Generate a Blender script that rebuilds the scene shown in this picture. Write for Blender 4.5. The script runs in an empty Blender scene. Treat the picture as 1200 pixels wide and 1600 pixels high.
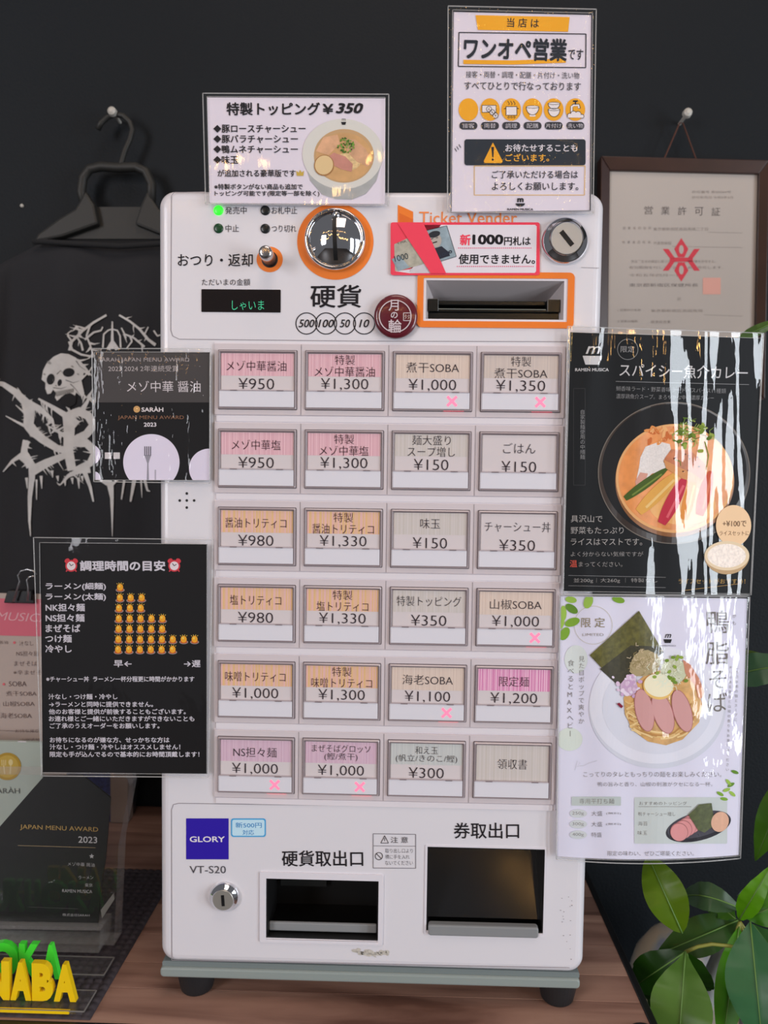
import bpy, bmesh, math, random
import numpy as np
from mathutils import Vector, Matrix
random.seed(7)
C = bpy.context.scene.collection
S = bpy.context.scene
# ---------------------------------------------------------------- camera
FPX = 1200.0
CAM = np.array([0.0164, -0.6063, 0.4328])
_p, _y, _r = 0.0533, -0.0243, 0.0126
cy_, sy_ = math.cos(_y), math.sin(_y)
FW = np.array([sy_*math.cos(_p), cy_*math.cos(_p), -math.sin(_p)])
_r0 = np.array([cy_, -sy_, 0.0]); _u0 = np.cross(_r0, FW)
RT = _r0*math.cos(_r) + _u0*math.sin(_r)
UP = -_r0*math.sin(_r) + _u0*math.cos(_r)
cd = bpy.data.cameras.new('camera'); cam = bpy.data.objects.new('camera', cd); C.objects.link(cam)
cam.matrix_world = Matrix(((RT[0], UP[0], -FW[0], CAM[0]), (RT[1], UP[1], -FW[1], CAM[1]), (RT[2], UP[2], -FW[2], CAM[2]), (0, 0, 0, 1)))
cd.sensor_fit = 'VERTICAL'; cd.sensor_height = 36; cd.sensor_width = 27; cd.lens = 36*FPX/1600
cd.clip_start = 0.02; cd.dof.use_dof = True; cd.dof.focus_distance = 0.63; cd.dof.aperture_fstop = 7.0
S.camera = cam
# ---------------------------------------------------------------- light
w = bpy.data.worlds.new('world'); S.world = w; w.use_nodes = True
w.node_tree.nodes['Background'].inputs[0].default_value = (0.92, 0.93, 1.0, 1); w.node_tree.nodes['Background'].inputs[1].default_value = 0.13
S.view_settings.view_transform = 'Standard'; S.view_settings.look = 'None'; S.view_settings.exposure = 0.17; S.view_settings.gamma = 1
S.view_settings.use_curve_mapping = False
def area(name, loc, target, sx, sy, power, col):
    l = bpy.data.lights.new(name, 'AREA'); l.shape = 'RECTANGLE'; l.size = sx; l.size_y = sy; l.energy = power; l.color = col
    o = bpy.data.objects.new(name, l); C.objects.link(o); o.location = loc
    o.rotation_euler = (Vector(target)-Vector(loc)).to_track_quat('-Z', 'Y').to_euler(); return o
area('window_daylight_right', (2.15, -1.75, 0.35), (0.1, 0.1, 0.2), 0.34, 1.7, 21, (0.86, 0.93, 1.0))
area('window_daylight_right', (2.42, -1.15, 0.35), (0.1, 0.1, 0.2), 0.34, 1.7, 21, (0.86, 0.93, 1.0))
area('window_daylight_left', (-2.2, -2.6, 0.9), (0, 0.2, 0.4), 0.8, 1.6, 38, (0.93, 0.94, 1.0))
area('ceiling_lamp', (0.2, -0.9, 2.3), (0, 0, 0.3), 1.0, 1.0, 10, (1.0, 0.82, 0.70))
# ---------------------------------------------------------------- helpers
WALL = 0.372; TZ = -0.008
def rays(x, y):
    x = np.asarray(x, float); y = np.asarray(y, float)
    return FW + (x[..., None]-600)/FPX*RT - (y[..., None]-800)/FPX*UP
def at(x, y, Y):
    d = rays(x, y); t = (Y-CAM[1])/d[..., 1]; return CAM + d*t[..., None]
def atz(x, y, Z):
    d = rays(x, y); t = (Z-CAM[2])/d[..., 2]; return CAM + d*t[..., None]
def V(*a): return np.array(a, float)
def lin(c): c = c/255.0; return c/12.92 if c <= 0.04045 else ((c+0.055)/1.055)**2.4
MC = {}
def mat(name, rgb, rough=0.5, metal=0.0, emit=0.0, k=1.0, bump=0.0, bscale=200, spec=0.5, coat=0.0, var=0.0, vscale=8, tr=0.0):
    key = (name, rgb, rough, metal, emit, k, bump, bscale, var)
    if key in MC: return MC[key]
    m = bpy.data.materials.new(name); m.use_nodes = True; nt = m.node_tree; b = nt.nodes['Principled BSDF']
    col = tuple(min(0.95, lin(c)*k) for c in rgb)+(1,)
    b.inputs['Base Color'].default_value = col; b.inputs['Roughness'].default_value = rough; b.inputs['Metallic'].default_value = metal
    b.inputs['Specular IOR Level'].default_value = spec; b.inputs['Coat Weight'].default_value = coat; b.inputs['Coat Roughness'].default_value = 0.08
    if tr: b.inputs['Transmission Weight'].default_value = tr
    if emit:
        b.inputs['Emission Color'].default_value = col; b.inputs['Emission Strength'].default_value = emit
    if bump or var:
        tc = nt.nodes.new('ShaderNodeTexCoord')
    if var:
        n = nt.nodes.new('ShaderNodeTexNoise'); n.inputs['Scale'].default_value = vscale; n.inputs['Detail'].default_value = 5
        nt.links.new(tc.outputs['Object'], n.inputs['Vector'])
        r = nt.nodes.new('ShaderNodeMapRange'); r.inputs[1].default_value = 0.3; r.inputs[2].default_value = 0.7
        r.inputs[3].default_value = 1-var; r.inputs[4].default_value = 1+var
        h = nt.nodes.new('ShaderNodeHueSaturation'); h.inputs['Color'].default_value = col
        nt.links.new(n.outputs[0], r.inputs[0]); nt.links.new(r.outputs[0], h.inputs['Value']); nt.links.new(h.outputs[0], b.inputs['Base Color'])
    if bump:
        n = nt.nodes.new('ShaderNodeTexNoise'); n.inputs['Scale'].default_value = bscale; nt.links.new(tc.outputs['Object'], n.inputs['Vector'])
        bp = nt.nodes.new('ShaderNodeBump'); bp.inputs['Strength'].default_value = bump; bp.inputs['Distance'].default_value = 0.002
        nt.links.new(n.outputs[0], bp.inputs['Height']); nt.links.new(bp.outputs[0], b.inputs['Normal'])
    MC[key] = m; return m
PK = 1.12   # photographed tone of a print -> paint albedo
def ink(r, g, b, **kw): return mat('ink', (r, g, b), kw.pop('rough', 0.6), k=kw.pop('k', PK), spec=0.12, **kw)
def film_mat(name, white=0.03, rough=0.04, ripple=0.0, ior=1.45, spread=1.0, wet=0.0):
    m = bpy.data.materials.new(name); m.use_nodes = True; nt = m.node_tree; nt.nodes.remove(nt.nodes['Principled BSDF'])
    out = nt.nodes['Material Output']
    t = nt.nodes.new('ShaderNodeBsdfTransparent'); g = nt.nodes.new('ShaderNodeBsdfGlossy'); g.inputs['Roughness'].default_value = rough
    d = nt.nodes.new('ShaderNodeBsdfDiffuse'); d.inputs['Color'].default_value = (0.85, 0.85, 0.85, 1)
    m1 = nt.nodes.new('ShaderNodeMixShader'); m1.inputs[0].default_value = white
    m2 = nt.nodes.new('ShaderNodeMixShader'); f = nt.nodes.new('ShaderNodeFresnel')
    ge = nt.nodes.new('ShaderNodeNewGeometry'); mr = nt.nodes.new('ShaderNodeMapRange'); mr.inputs[3].default_value = ior; mr.inputs[4].default_value = 1/ior
    nt.links.new(ge.outputs['Backfacing'], mr.inputs[0]); nt.links.new(mr.outputs[0], f.inputs['IOR'])
    nt.links.new(t.outputs[0], m1.inputs[1]); nt.links.new(d.outputs[0], m1.inputs[2])
    nt.links.new(f.outputs[0], m2.inputs[0]); nt.links.new(m1.outputs[0], m2.inputs[1]); nt.links.new(g.outputs[0], m2.inputs[2])
    nt.links.new(m2.outputs[0], out.inputs['Surface'])
    if ripple:
        tc = nt.nodes.new('ShaderNodeTexCoord'); mp = nt.nodes.new('ShaderNodeMapping'); mp.inputs['Scale'].default_value = (1, 1, 0.35)
        n = nt.nodes.new('ShaderNodeTexNoise'); n.inputs['Scale'].default_value = 60*spread; n.inputs['Detail'].default_value = 3
        bp = nt.nodes.new('ShaderNodeBump'); bp.inputs['Strength'].default_value = 1; bp.inputs['Distance'].default_value = ripple
        nt.links.new(tc.outputs['Object'], mp.inputs[0]); nt.links.new(mp.outputs[0], n.inputs['Vector']); nt.links.new(n.outputs[0], bp.inputs['Height'])
        nt.links.new(bp.outputs[0], g.inputs['Normal'])
    return m
def root_loc(p):
    if p is None: return np.zeros(3)
    r = p
    while r.parent: r = r.parent
    return np.array(r.location)
def obj(name, verts, faces, mats, parent=None, fm=None, smooth=False, local=False, bevel=0, kind=None, label=None):
    if not isinstance(mats, (list, tuple)): mats = [mats]
    vv = np.asarray(verts, float).reshape(-1, 3)
    if not local: vv = vv - root_loc(parent)
    me = bpy.data.meshes.new(name); me.from_pydata(vv.tolist(), [], [tuple(int(i) for i in f) for f in faces])
    for m in mats: me.materials.append(m)
    if fm is not None: me.polygons.foreach_set('material_index', list(fm))
    if smooth: me.polygons.foreach_set('use_smooth', [True]*len(me.polygons))
    me.validate(); me.update()
    o = bpy.data.objects.new(name, me); C.objects.link(o)
    if parent: o.parent = parent
    if bevel:
        md = o.modifiers.new('b', 'BEVEL'); md.width = bevel; md.segments = 2; md.limit_method = 'ANGLE'
    if kind: o['kind'] = kind
    if label: o['label'] = label
    return o
def tag(o, label, cat, group=None):
    o['label'] = label; o['category'] = cat
    if group: o['group'] = group
    return o
def thing(name, label, cat, loc, group=None):
    o = bpy.data.objects.new(name, None); C.objects.link(o); o.location = loc; o.empty_display_size = 0.02
    bpy.context.view_layer.update(); return tag(o, label, cat, group)
class MB:
    """gathers solids into one mesh"""
    def __init__(s): s.v = []; s.f = []; s.m = []
    def add(s, v, f, mi=0):
        n = len(s.v); s.v += [tuple(a) for a in v]; s.f += [tuple(i+n for i in q) for q in f]; s.m += [mi]*len(f); return s
    def box(s, x0, x1, y0, y1, z0, z1, mi=0, skip=()):
        v = [(x0, y0, z0), (x1, y0, z0), (x1, y1, z0), (x0, y1, z0), (x0, y0, z1), (x1, y0, z1), (x1, y1, z1), (x0, y1, z1)]
        f = {'b': (3, 2, 1, 0), 't': (4, 5, 6, 7), 'f': (0, 1, 5, 4), 'k': (2, 3, 7, 6), 'l': (3, 0, 4, 7), 'r': (1, 2, 6, 5)}
        return s.add(v, [q for k, q in f.items() if k not in skip], mi)
    def lathe(s, c, axis, prof, n=48, mi=0, cap=True):
        """prof: list of (radius, offset along axis)"""
        a = Vector(axis).normalized(); u = a.orthogonal().normalized(); w_ = a.cross(u); c = Vector(c); v = []; f = []
        for r, h in prof:
            for i in range(n):
                t = 2*math.pi*i/n; v.append(c+a*h+(u*math.cos(t)+w_*math.sin(t))*r)
        for k in range(len(prof)-1):
            for i in range(n):
                j = (i+1) % n; f.append((k*n+i, k*n+j, (k+1)*n+j, (k+1)*n+i))
        if cap: f.append(tuple(range(n-1, -1, -1))); f.append(tuple((len(prof)-1)*n+i for i in range(n)))
        return s.add(v, f, mi)
    def tube(s, pts, rad, n=10, mi=0, cap=True):
        pts = [Vector(p) for p in pts]; v = []; f = []; L = len(pts)
        rads = rad if isinstance(rad, (list, tuple)) else [rad]*L
        prev = None
        for i, p in enumerate(pts):
            t = (pts[min(i+1, L-1)]-pts[max(i-1, 0)]).normalized()
            u = t.orthogonal().normalized() if prev is None else (prev-t*prev.dot(t)).normalized()
            prev = u; w_ = t.cross(u)
            for k in range(n):
                a = 2*math.pi*k/n; v.append(p+(u*math.cos(a)+w_*math.sin(a))*rads[i])
        for i in range(L-1):
            for k in range(n):
                j = (k+1) % n; f.append((i*n+k, i*n+j, (i+1)*n+j, (i+1)*n+k))
        if cap: f.append(tuple(range(n-1, -1, -1))); f.append(tuple((L-1)*n+i for i in range(n)))
        return s.add(v, f, mi)
    def prism(s, pts, y0, y1, mi=0):
        """pts: (x,z) outline, extruded from y0 (front) to y1"""
        n = len(pts); v = [(x, y0, z) for x, z in pts]+[(x, y1, z) for x, z in pts]
        f = [tuple(range(n)), tuple(range(2*n-1, n-1, -1))]+[(i, i+n, (i+1) % n+n, (i+1) % n) for i in range(n)]
        return s.add(v, f, mi)
    def build(s, name, mats, parent=None, **kw):
        return obj(name, s.v, s.f, mats, parent, fm=s.m, **kw)
def rrect(x0, x1, z0, z1, r, n=6):
    out = []
    for cx, cz, a0 in ((x1-r, z1-r, 0), (x0+r, z1-r, 90), (x0+r, z0+r, 180), (x1-r, z0+r, 270)):
        for i in range(n+1):
            a = math.radians(a0+90*i/n); out.append((cx+r*math.cos(a), cz+r*math.sin(a)))
    return out
# ---------------------------------------------------------------- writing
_G = {}
def glyphs(s, bold=0.0, italic=0.0, extrude=0.0, res=3):
    key = (s, bold, italic, extrude, res)
    if key in _G: return _G[key]
    if bold > 0 and not extrude:
        v, f = glyphs(s, 0, italic, 0, res)
        if not len(v): return v, f
        V_ = []; F_ = []
        for k, (dx, dy) in enumerate(((-1, -.5), (1, .5), (-.5, 1), (.5, -1))):
            V_.append(v+np.array([dx*bold, dy*bold, k])); F_ += [tuple(i+k*len(v) for i in q) for q in f]
        _G[key] = (np.concatenate(V_), F_); return _G[key]
    cu = bpy.data.curves.new('t', 'FONT'); cu.body = s; cu.size = 1; cu.offset = bold; cu.shear = italic; cu.resolution_u = res; cu.extrude = extrude
    o = bpy.data.objects.new('t', cu); C.objects.link(o); bpy.context.view_layer.update()
    me = o.to_mesh(); v = np.array([tuple(p.co) for p in me.vertices]).reshape(-1, 3); f = [tuple(p.vertices) for p in me.polygons]
    o.to_mesh_clear(); bpy.data.objects.remove(o); bpy.data.curves.remove(cu)
    _G[key] = (v, f); return v, f
class Canvas:
    """flat print laid on a sheet: marks sit in the sheet's plane, ordered by tiny layers"""
    STEP = 0.00007
    def __init__(s, Y0=0.0, g=None, m=None, cell=0.0, base=0.0):
        s.Y0 = Y0; s.g = g; s.cell = cell; s.base = base
        s.m = m or (lambda x, y: (lambda P: P[..., [0, 2]])(at(x, y, Y0)))
        s.v = []; s.f = []; s.fm = []; s.mats = []; s.clip = None; s.n = 0
    def mi(s, mt):
        if mt not in s.mats: s.mats.append(mt)
        return s.mats.index(mt)
    def _add(s, P, faces, mt, L, dz=None):
        n = len(s.v); k = s.mi(mt); s.n += 1
        z = L*s.STEP+s.base+s.n*2e-8
        dz = np.zeros(len(P)) if dz is None else dz*8e-6
        s.v += [(a[0], a[1], z+b) for a, b in zip(P, dz)]; s.f += [tuple(i+n for i in q) for q in faces]; s.fm += [k]*len(faces)
    def poly(s, pts, mt, L=1):
        pts = [tuple(p) for p in pts]
        if s.clip is not None:
            cl = s.clip
            for i in range(len(cl)):
                a, b = cl[i], cl[(i+1) % len(cl)]; out = []
                ins = lambda p: (b[0]-a[0])*(p[1]-a[1])-(b[1]-a[1])*(p[0]-a[0]) >= 0
                for j in range(len(pts)):
                    p, q = pts[j], pts[(j+1) % len(pts)]
                    ip, iq = ins(p), ins(q)
                    if ip: out.append(p)
                    if ip != iq:
                        d1 = (b[0]-a[0])*(p[1]-a[1])-(b[1]-a[1])*(p[0]-a[0]); d2 = (b[0]-a[0])*(q[1]-a[1])-(b[1]-a[1])*(q[0]-a[0])
                        t = d1/(d1-d2); out.append((p[0]+(q[0]-p[0])*t, p[1]+(q[1]-p[1])*t))
                pts = out
                if len(pts) < 3: return
        A = np.array(pts, float); P = s.m(A[:, 0], A[:, 1]); s._add(P, [tuple(range(len(pts)))], mt, L)
    def ell(s, cx, cy, rx, ry, mt, L=1, rot=0, n=40, a0=0, a1=360):
        c, d = math.cos(math.radians(rot)), math.sin(math.radians(rot)); pts = []
        full = a1-a0 >= 360
        for i in range(n if full else n+1):
            a = math.radians(a0+(a1-a0)*i/n); x, y = rx*math.cos(a), ry*math.sin(a); pts.append((cx+x*c-y*d, cy+x*d+y*c))
        s.poly(pts, mt, L)
    def rect(s, x0, y0, x1, y1, mt, L=1, r=0):
        if r: s.poly([(a, b) for a, b in rrect(x0, x1, y0, y1, r, 4)], mt, L)
        else: s.poly([(x0, y0), (x1, y0), (x1, y1), (x0, y1)], mt, L)
    def ring(s, cx, cy, rx, ry, wd, mt, L=1, n=48):
        for i in range(n):
            a, b = 2*math.pi*i/n, 2*math.pi*(i+1)/n
            s.poly([(cx+(rx-wd)*math.cos(a), cy+(ry-wd)*math.sin(a)), (cx+rx*math.cos(a), cy+ry*math.sin(a)), (cx+rx*math.cos(b), cy+ry*math.sin(b)), (cx+(rx-wd)*math.cos(b), cy+(ry-wd)*math.sin(b))], mt, L)
    def line(s, pts, wd, mt, L=1, w1=None):
        n = len(pts); w1 = wd if w1 is None else w1; lf = []; rt = []
        for i, p in enumerate(pts):
            a = pts[max(i-1, 0)]; b = pts[min(i+1, n-1)]; dx, dy = b[0]-a[0], b[1]-a[1]; l = math.hypot(dx, dy) or 1
            q = wd+(w1-wd)*i/(n-1); nx, ny = -dy/l*q/2, dx/l*q/2; lf.append((p[0]+nx, p[1]+ny)); rt.append((p[0]-nx, p[1]-ny))
        for i in range(n-1): s.poly([rt[i], rt[i+1], lf[i+1], lf[i]], mt, L)
    def frame(s, q, wd, mt, L=1):
        for i in range(len(q)): s.line([q[i], q[(i+1) % len(q)]], wd, mt, L)
    def text(s, t, x0, x1, y, h, mt, L=3, y1=None, bold=0.0, it=0.0, res=3):
        if bold == 0 and h < 9: bold = -0.010
        v, f = glyphs(t, bold, it, 0, res)
        if not len(v): return
        lo, hi = v.min(0), v.max(0); u = (v[:, 0]-lo[0])/(hi[0]-lo[0]); q = (v[:, 1]-lo[1])/(hi[1]-lo[1])-0.5
        y1 = y if y1 is None else y1
        A, B = s.m(np.array([x0, x1]), np.array([y, y1])); d = (B-A); e = d/np.linalg.norm(d); nrm = np.array([-e[1], e[0]])
        T, Bo = s.m(np.array([(x0+x1)/2]*2), np.array([(y+y1)/2-h/2, (y+y1)/2+h/2])); H = np.linalg.norm(T-Bo)
        P = A+u[:, None]*d+q[:, None]*H*nrm; s._add(P, f, mt, L, v[:, 2])
    def vtext(s, t, x, y0, y1, size, mt, L=3, x1=None, bold=0.0):
        x1 = x if x1 is None else x1
        ref = glyphs('国', 0)[0]; em = (ref.max(0)-ref.min(0))[1]; c0 = (ref.max(0)+ref.min(0))/2
        for i, ch in enumerate(t):
            if ch == ' ': continue
            v, f = glyphs(ch, bold if bold or size > 15 else -0.008); k = (i+.5)/len(t); cx = x+(x1-x)*k; cyy = y0+(y1-y0)*k
            w_ = (v-c0)[:, :2]/em
            if ch in 'ー': w_ = np.stack([w_[:, 1], -w_[:, 0]], -1)
            w_ *= size; P = s.m(cx+w_[:, 0], cyy-w_[:, 1]); s._add(P, f, mt, L, v[:, 2])
    def flush(s, name, parent, **kw):
        o = s.bake(name, parent, **kw); s.v = []; s.f = []; s.fm = []; s.mats = []; return o
    def bake(s, name, parent=None, kind=None, label=None, local=False):
        if not s.v: return None
        bm = bmesh.new(); vs = [bm.verts.new(p) for p in s.v]
        for q, k in zip(s.f, s.fm):
            try:
                fc = bm.faces.new([vs[i] for i in q]); fc.material_index = k
            except ValueError: pass
        if s.cell:
            bmesh.ops.triangulate(bm, faces=[f for f in bm.faces if len(f.verts) > 4])
            xs = [v.co.x for v in bm.verts]
            a, b = min(xs), max(xs); k = int((b-a)/s.cell)+1
            for i in range(1, k):
                bmesh.ops.bisect_plane(bm, geom=bm.verts[:]+bm.edges[:]+bm.faces[:], dist=1e-7, plane_co=(a+(b-a)*i/k, 0, 0), plane_no=(1, 0, 0))
            zs = [v.co.y for v in bm.verts]; a, b = min(zs), max(zs); k = int((b-a)/(s.cell*3))+1
            for i in range(1, k):
                bmesh.ops.bisect_plane(bm, geom=bm.verts[:]+bm.edges[:]+bm.faces[:], dist=1e-7, plane_co=(0, a+(b-a)*i/k, 0), plane_no=(0, 1, 0))
        bm.verts.ensure_lookup_table(); bm.verts.index_update()
        co = np.array([tuple(v.co) for v in bm.verts]); F = [tuple(v.index for v in f.verts) for f in bm.faces]; FM = [f.material_index for f in bm.faces]; bm.free()
        if s.g is not None: P = sheet_point(co[:, 0], co[:, 1], s.Y0, s.g)
        else: P = np.stack([co[:, 0], np.full(len(co), s.Y0), co[:, 1]], -1)
        P[:, 1] -= co[:, 2]
        # face the room
        v = P[[f[0] for f in F]]; v1 = P[[f[1] for f in F]]; v2 = P[[f[2] for f in F]]
        ny = np.cross(v1-v, v2-v)[:, 1]; F = [f if n <= 0 else f[::-1] for f, n in zip(F, ny)]
        return obj(name, P, F, s.mats, parent, fm=FM, kind=kind, label=label, local=local)
def sheet_point(X, Z, Y0, g):
    """a point of the flattened sheet carried onto its bent surface y = g(x, z)"""
    P0 = np.stack([X, np.full(len(X), Y0), Z], -1); d = P0-CAM; t = np.ones(len(X))
    for _ in range(6):
        P = CAM+d*t[:, None]; t = (g(P[:, 0], P[:, 2])-CAM[1])/d[:, 1]
    return CAM+d*t[:, None]
def sheet(name, quad, Y0, g, mt, parent, off=0.0, nx=40, nz=40, sag=(0, 0, 0, 0), thick=0.0):
    """grid sheet between four corners TL TR BR BL (photo pixels); sag = bulge of top,right,bottom,left edge"""
    q = [at(x, y, Y0)[[0, 2]] for x, y in quad]; V_ = []
    for j in range(nz+1):
        v = j/nz
        for i in range(nx+1):
            u = i/nx; p = (q[0]*(1-u)+q[1]*u)*(1-v)+(q[3]*(1-u)+q[2]*u)*v
            b = 4*u*(1-u); c = 4*v*(1-v)
            p = p+np.array([sag[1]*c*u-sag[3]*c*(1-u), sag[0]*b*(1-v)-sag[2]*b*v]); V_.append(p)
    V_ = np.array(V_); P = sheet_point(V_[:, 0], V_[:, 1], Y0, g) if g is not None else np.stack([V_[:, 0], np.full(len(V_), Y0), V_[:, 1]], -1)
    P[:, 1] -= off
    F = [(j*(nx+1)+i, (j+1)*(nx+1)+i, (j+1)*(nx+1)+i+1, j*(nx+1)+i+1) for j in range(nz) for i in range(nx)]
    return obj(name, P, F, mt, parent, smooth=True)
def film_rim(name, quad, Y0, g, mt, parent, off=0.0, wd=0.0009, n=40, sag=(0, 0, 0, 0)):
    q = [at(x, y, Y0)[[0, 2]] for x, y in quad]; mb = MB()
    bul = [np.array([0, sag[0]]), np.array([sag[1], 0]), np.array([0, -sag[2]]), np.array([-sag[3], 0])]
    for k in range(4):
        a, b = q[k], q[(k+1) % 4]; P = np.array([a+(b-a)*i/n+bul[k]*4*(i/n)*(1-i/n) for i in range(n+1)])
        W = sheet_point(P[:, 0], P[:, 1], Y0, g) if g is not None else np.stack([P[:, 0], np.full(len(P), Y0), P[:, 1]], -1)
        W[:, 1] -= off; mb.tube(W.tolist(), wd/2, n=5)
    return mb.build(name, mt, parent, smooth=True)
# ---------------------------------------------------------------- shared materials
M_case = mat('cream_white_plastic', (221, 218, 224), 0.33, k=1.08, coat=0.25)
M_case2 = mat('white_panel', (220, 216, 223), 0.42, k=1.1)
M_strip = mat('grey_white_plastic', (206, 196, 200), 0.4, k=1.1)
M_ridge = mat('pale_ridge', (222, 216, 222), 0.4, k=1.1)
M_plinth = mat('grey_green_base', (146, 156, 153), 0.4, k=1.0)
M_black = mat('black_plastic', (26, 27, 29), 0.35)
M_dark = mat('deep_black', (9, 9, 10), 0.5)
M_rubber = mat('rubber', (30, 34, 38), 0.45)
M_chrome = mat('chrome', (225, 225, 228), 0.06, metal=1.0)
M_steel = mat('brushed_steel', (190, 190, 192), 0.28, metal=1.0)
M_orange = mat('orange', (236, 124, 44), 0.4, k=1.1)
M_txt = ink(36, 33, 37)
M_seam = mat('seam_line', (150, 142, 148), 0.6)
M_film = film_mat('laminate_film', 0.006, 0.035, 0.0006)
M_rim = film_mat('laminate_edge', 0.30, 0.12)
M_white = ink(222, 216, 224)
M_paperblk = ink(20, 19, 21)
# ---------------------------------------------------------------- setting
def wall_mat():
    m = mat('dark_navy_wall', (23, 28, 33), 0.6, bump=0.2, bscale=350, var=0.10, vscale=3, spec=0.2); return m
def st(name, mb, mts, **kw):
    o = mb.build(name, mts, None, **kw); o['kind'] = 'structure'; return o
st('wall_back', MB().box(-2.4, 2.4, WALL, WALL+0.1, -0.75, 2.4), wall_mat())
st('floor', MB().box(-2.4, 2.4, -3.2, WALL+0.1, -0.83, -0.75), mat('dark_floor', (60, 56, 54), 0.5, var=0.2, vscale=4))
# ---------------------------------------------------------------- table
def wood():
    m = bpy.data.materials.new('walnut_laminate'); m.use_nodes = True; nt = m.node_tree; b = nt.nodes['Principled BSDF']; b.inputs['Roughness'].default_value = 0.38
    tc = nt.nodes.new('ShaderNodeTexCoord'); oi = nt.nodes.new('ShaderNodeObjectInfo')
    mp = nt.nodes.new('ShaderNodeMapping'); mp.inputs['Scale'].default_value = (1.6, 14, 14)
    ad = nt.nodes.new('ShaderNodeVectorMath'); ad.operation = 'ADD'
    cb = nt.nodes.new('ShaderNodeCombineXYZ'); ml = nt.nodes.new('ShaderNodeMath'); ml.operation = 'MULTIPLY'; ml.inputs[1].default_value = 37
    nt.links.new(oi.outputs['Random'], ml.inputs[0]); nt.links.new(ml.outputs[0], cb.inputs[0]); nt.links.new(ml.outputs[0], cb.inputs[2])
    nt.links.new(tc.outputs['Object'], ad.inputs[0]); nt.links.new(cb.outputs[0], ad.inputs[1]); nt.links.new(ad.outputs[0], mp.inputs[0])
    n = nt.nodes.new('ShaderNodeTexNoise'); n.inputs['Scale'].default_value = 2.2; n.inputs['Detail'].default_value = 7; n.inputs['Distortion'].default_value = 0.8
    nt.links.new(mp.outputs[0], n.inputs['Vector'])
    r = nt.nodes.new('ShaderNodeValToRGB'); e = r.color_ramp.elements
    e[0].position = 0.32; e[0].color = (0.14, 0.068, 0.050, 1); e[1].position = 0.70; e[1].color = (0.46, 0.28, 0.21, 1)
    k = r.color_ramp.elements.new(0.5); k.color = (0.33, 0.185, 0.14, 1)
    nt.links.new(n.outputs[0], r.inputs[0])
    h = nt.nodes.new('ShaderNodeHueSaturation'); mr = nt.nodes.new('ShaderNodeMapRange'); mr.inputs[3].default_value = 0.7; mr.inputs[4].default_value = 1.3
    nt.links.new(oi.outputs['Random'], mr.inputs[0]); nt.links.new(mr.outputs[0], h.inputs['Value']); nt.links.new(r.outputs[0], h.inputs['Color']); nt.links.new(h.outputs[0], b.inputs['Base Color'])
    return m
M_wood = wood()
TX0, TX1 = -0.62, 0.2205; TY0, TY1 = -0.024, 0.366
table = thing('table', 'walnut plank-topped table with black edge band under the ticket machine', 'table', (-0.2, 0.17, -0.75))
ys = [TY0]
while ys[-1] < TY1-0.02: ys.append(min(TY1, ys[-1]+random.choice([0.034, 0.042, 0.05])))
for a, b in zip(ys[:-1], ys[1:]):
    o = MB().box(TX0, TX1, a+0.0002, b-0.0002, TZ-0.02, TZ).build('plank', M_wood, None, bevel=0.0003)
    o.parent = table; o.location = Vector((0, (a+b)/2, 0))-table.location
    o.data.transform(Matrix.Translation((0, -(a+b)/2, 0)))
eb = MB(); eb.box(TX1, TX1+0.0065, TY0-0.004, TY1, TZ-0.03, TZ+0.0008); eb.box(TX0, TX1, TY0-0.006, TY0, TZ-0.03, TZ+0.0005); eb.box(TX0-0.006, TX0, TY0, TY1, TZ-0.03, TZ)
eb.build('edge_band', M_black, table, bevel=0.001)
MB().box(TX0+0.02, TX1-0.02, TY0+0.02, TY1-0.02, TZ-0.06, TZ-0.0205).build('apron', M_black, table)
for x in (TX0+0.02, TX1-0.02):
    for y in (TY0+0.03, TY1-0.03):
        MB().box(x-0.018, x+0.018, y-0.018, y+0.018, -0.75, TZ-0.0205).build('leg', M_black, table, bevel=0.002)
g = MB(); g.lathe((TX1-0.008, TY0+0.0045, TZ+0.001), (0, 0, 1), [(0.0115, -0.004), (0.0115, 0.001), (0.009, 0.0022)], 24)
g.build('corner_cap', M_rubber, table)
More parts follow.
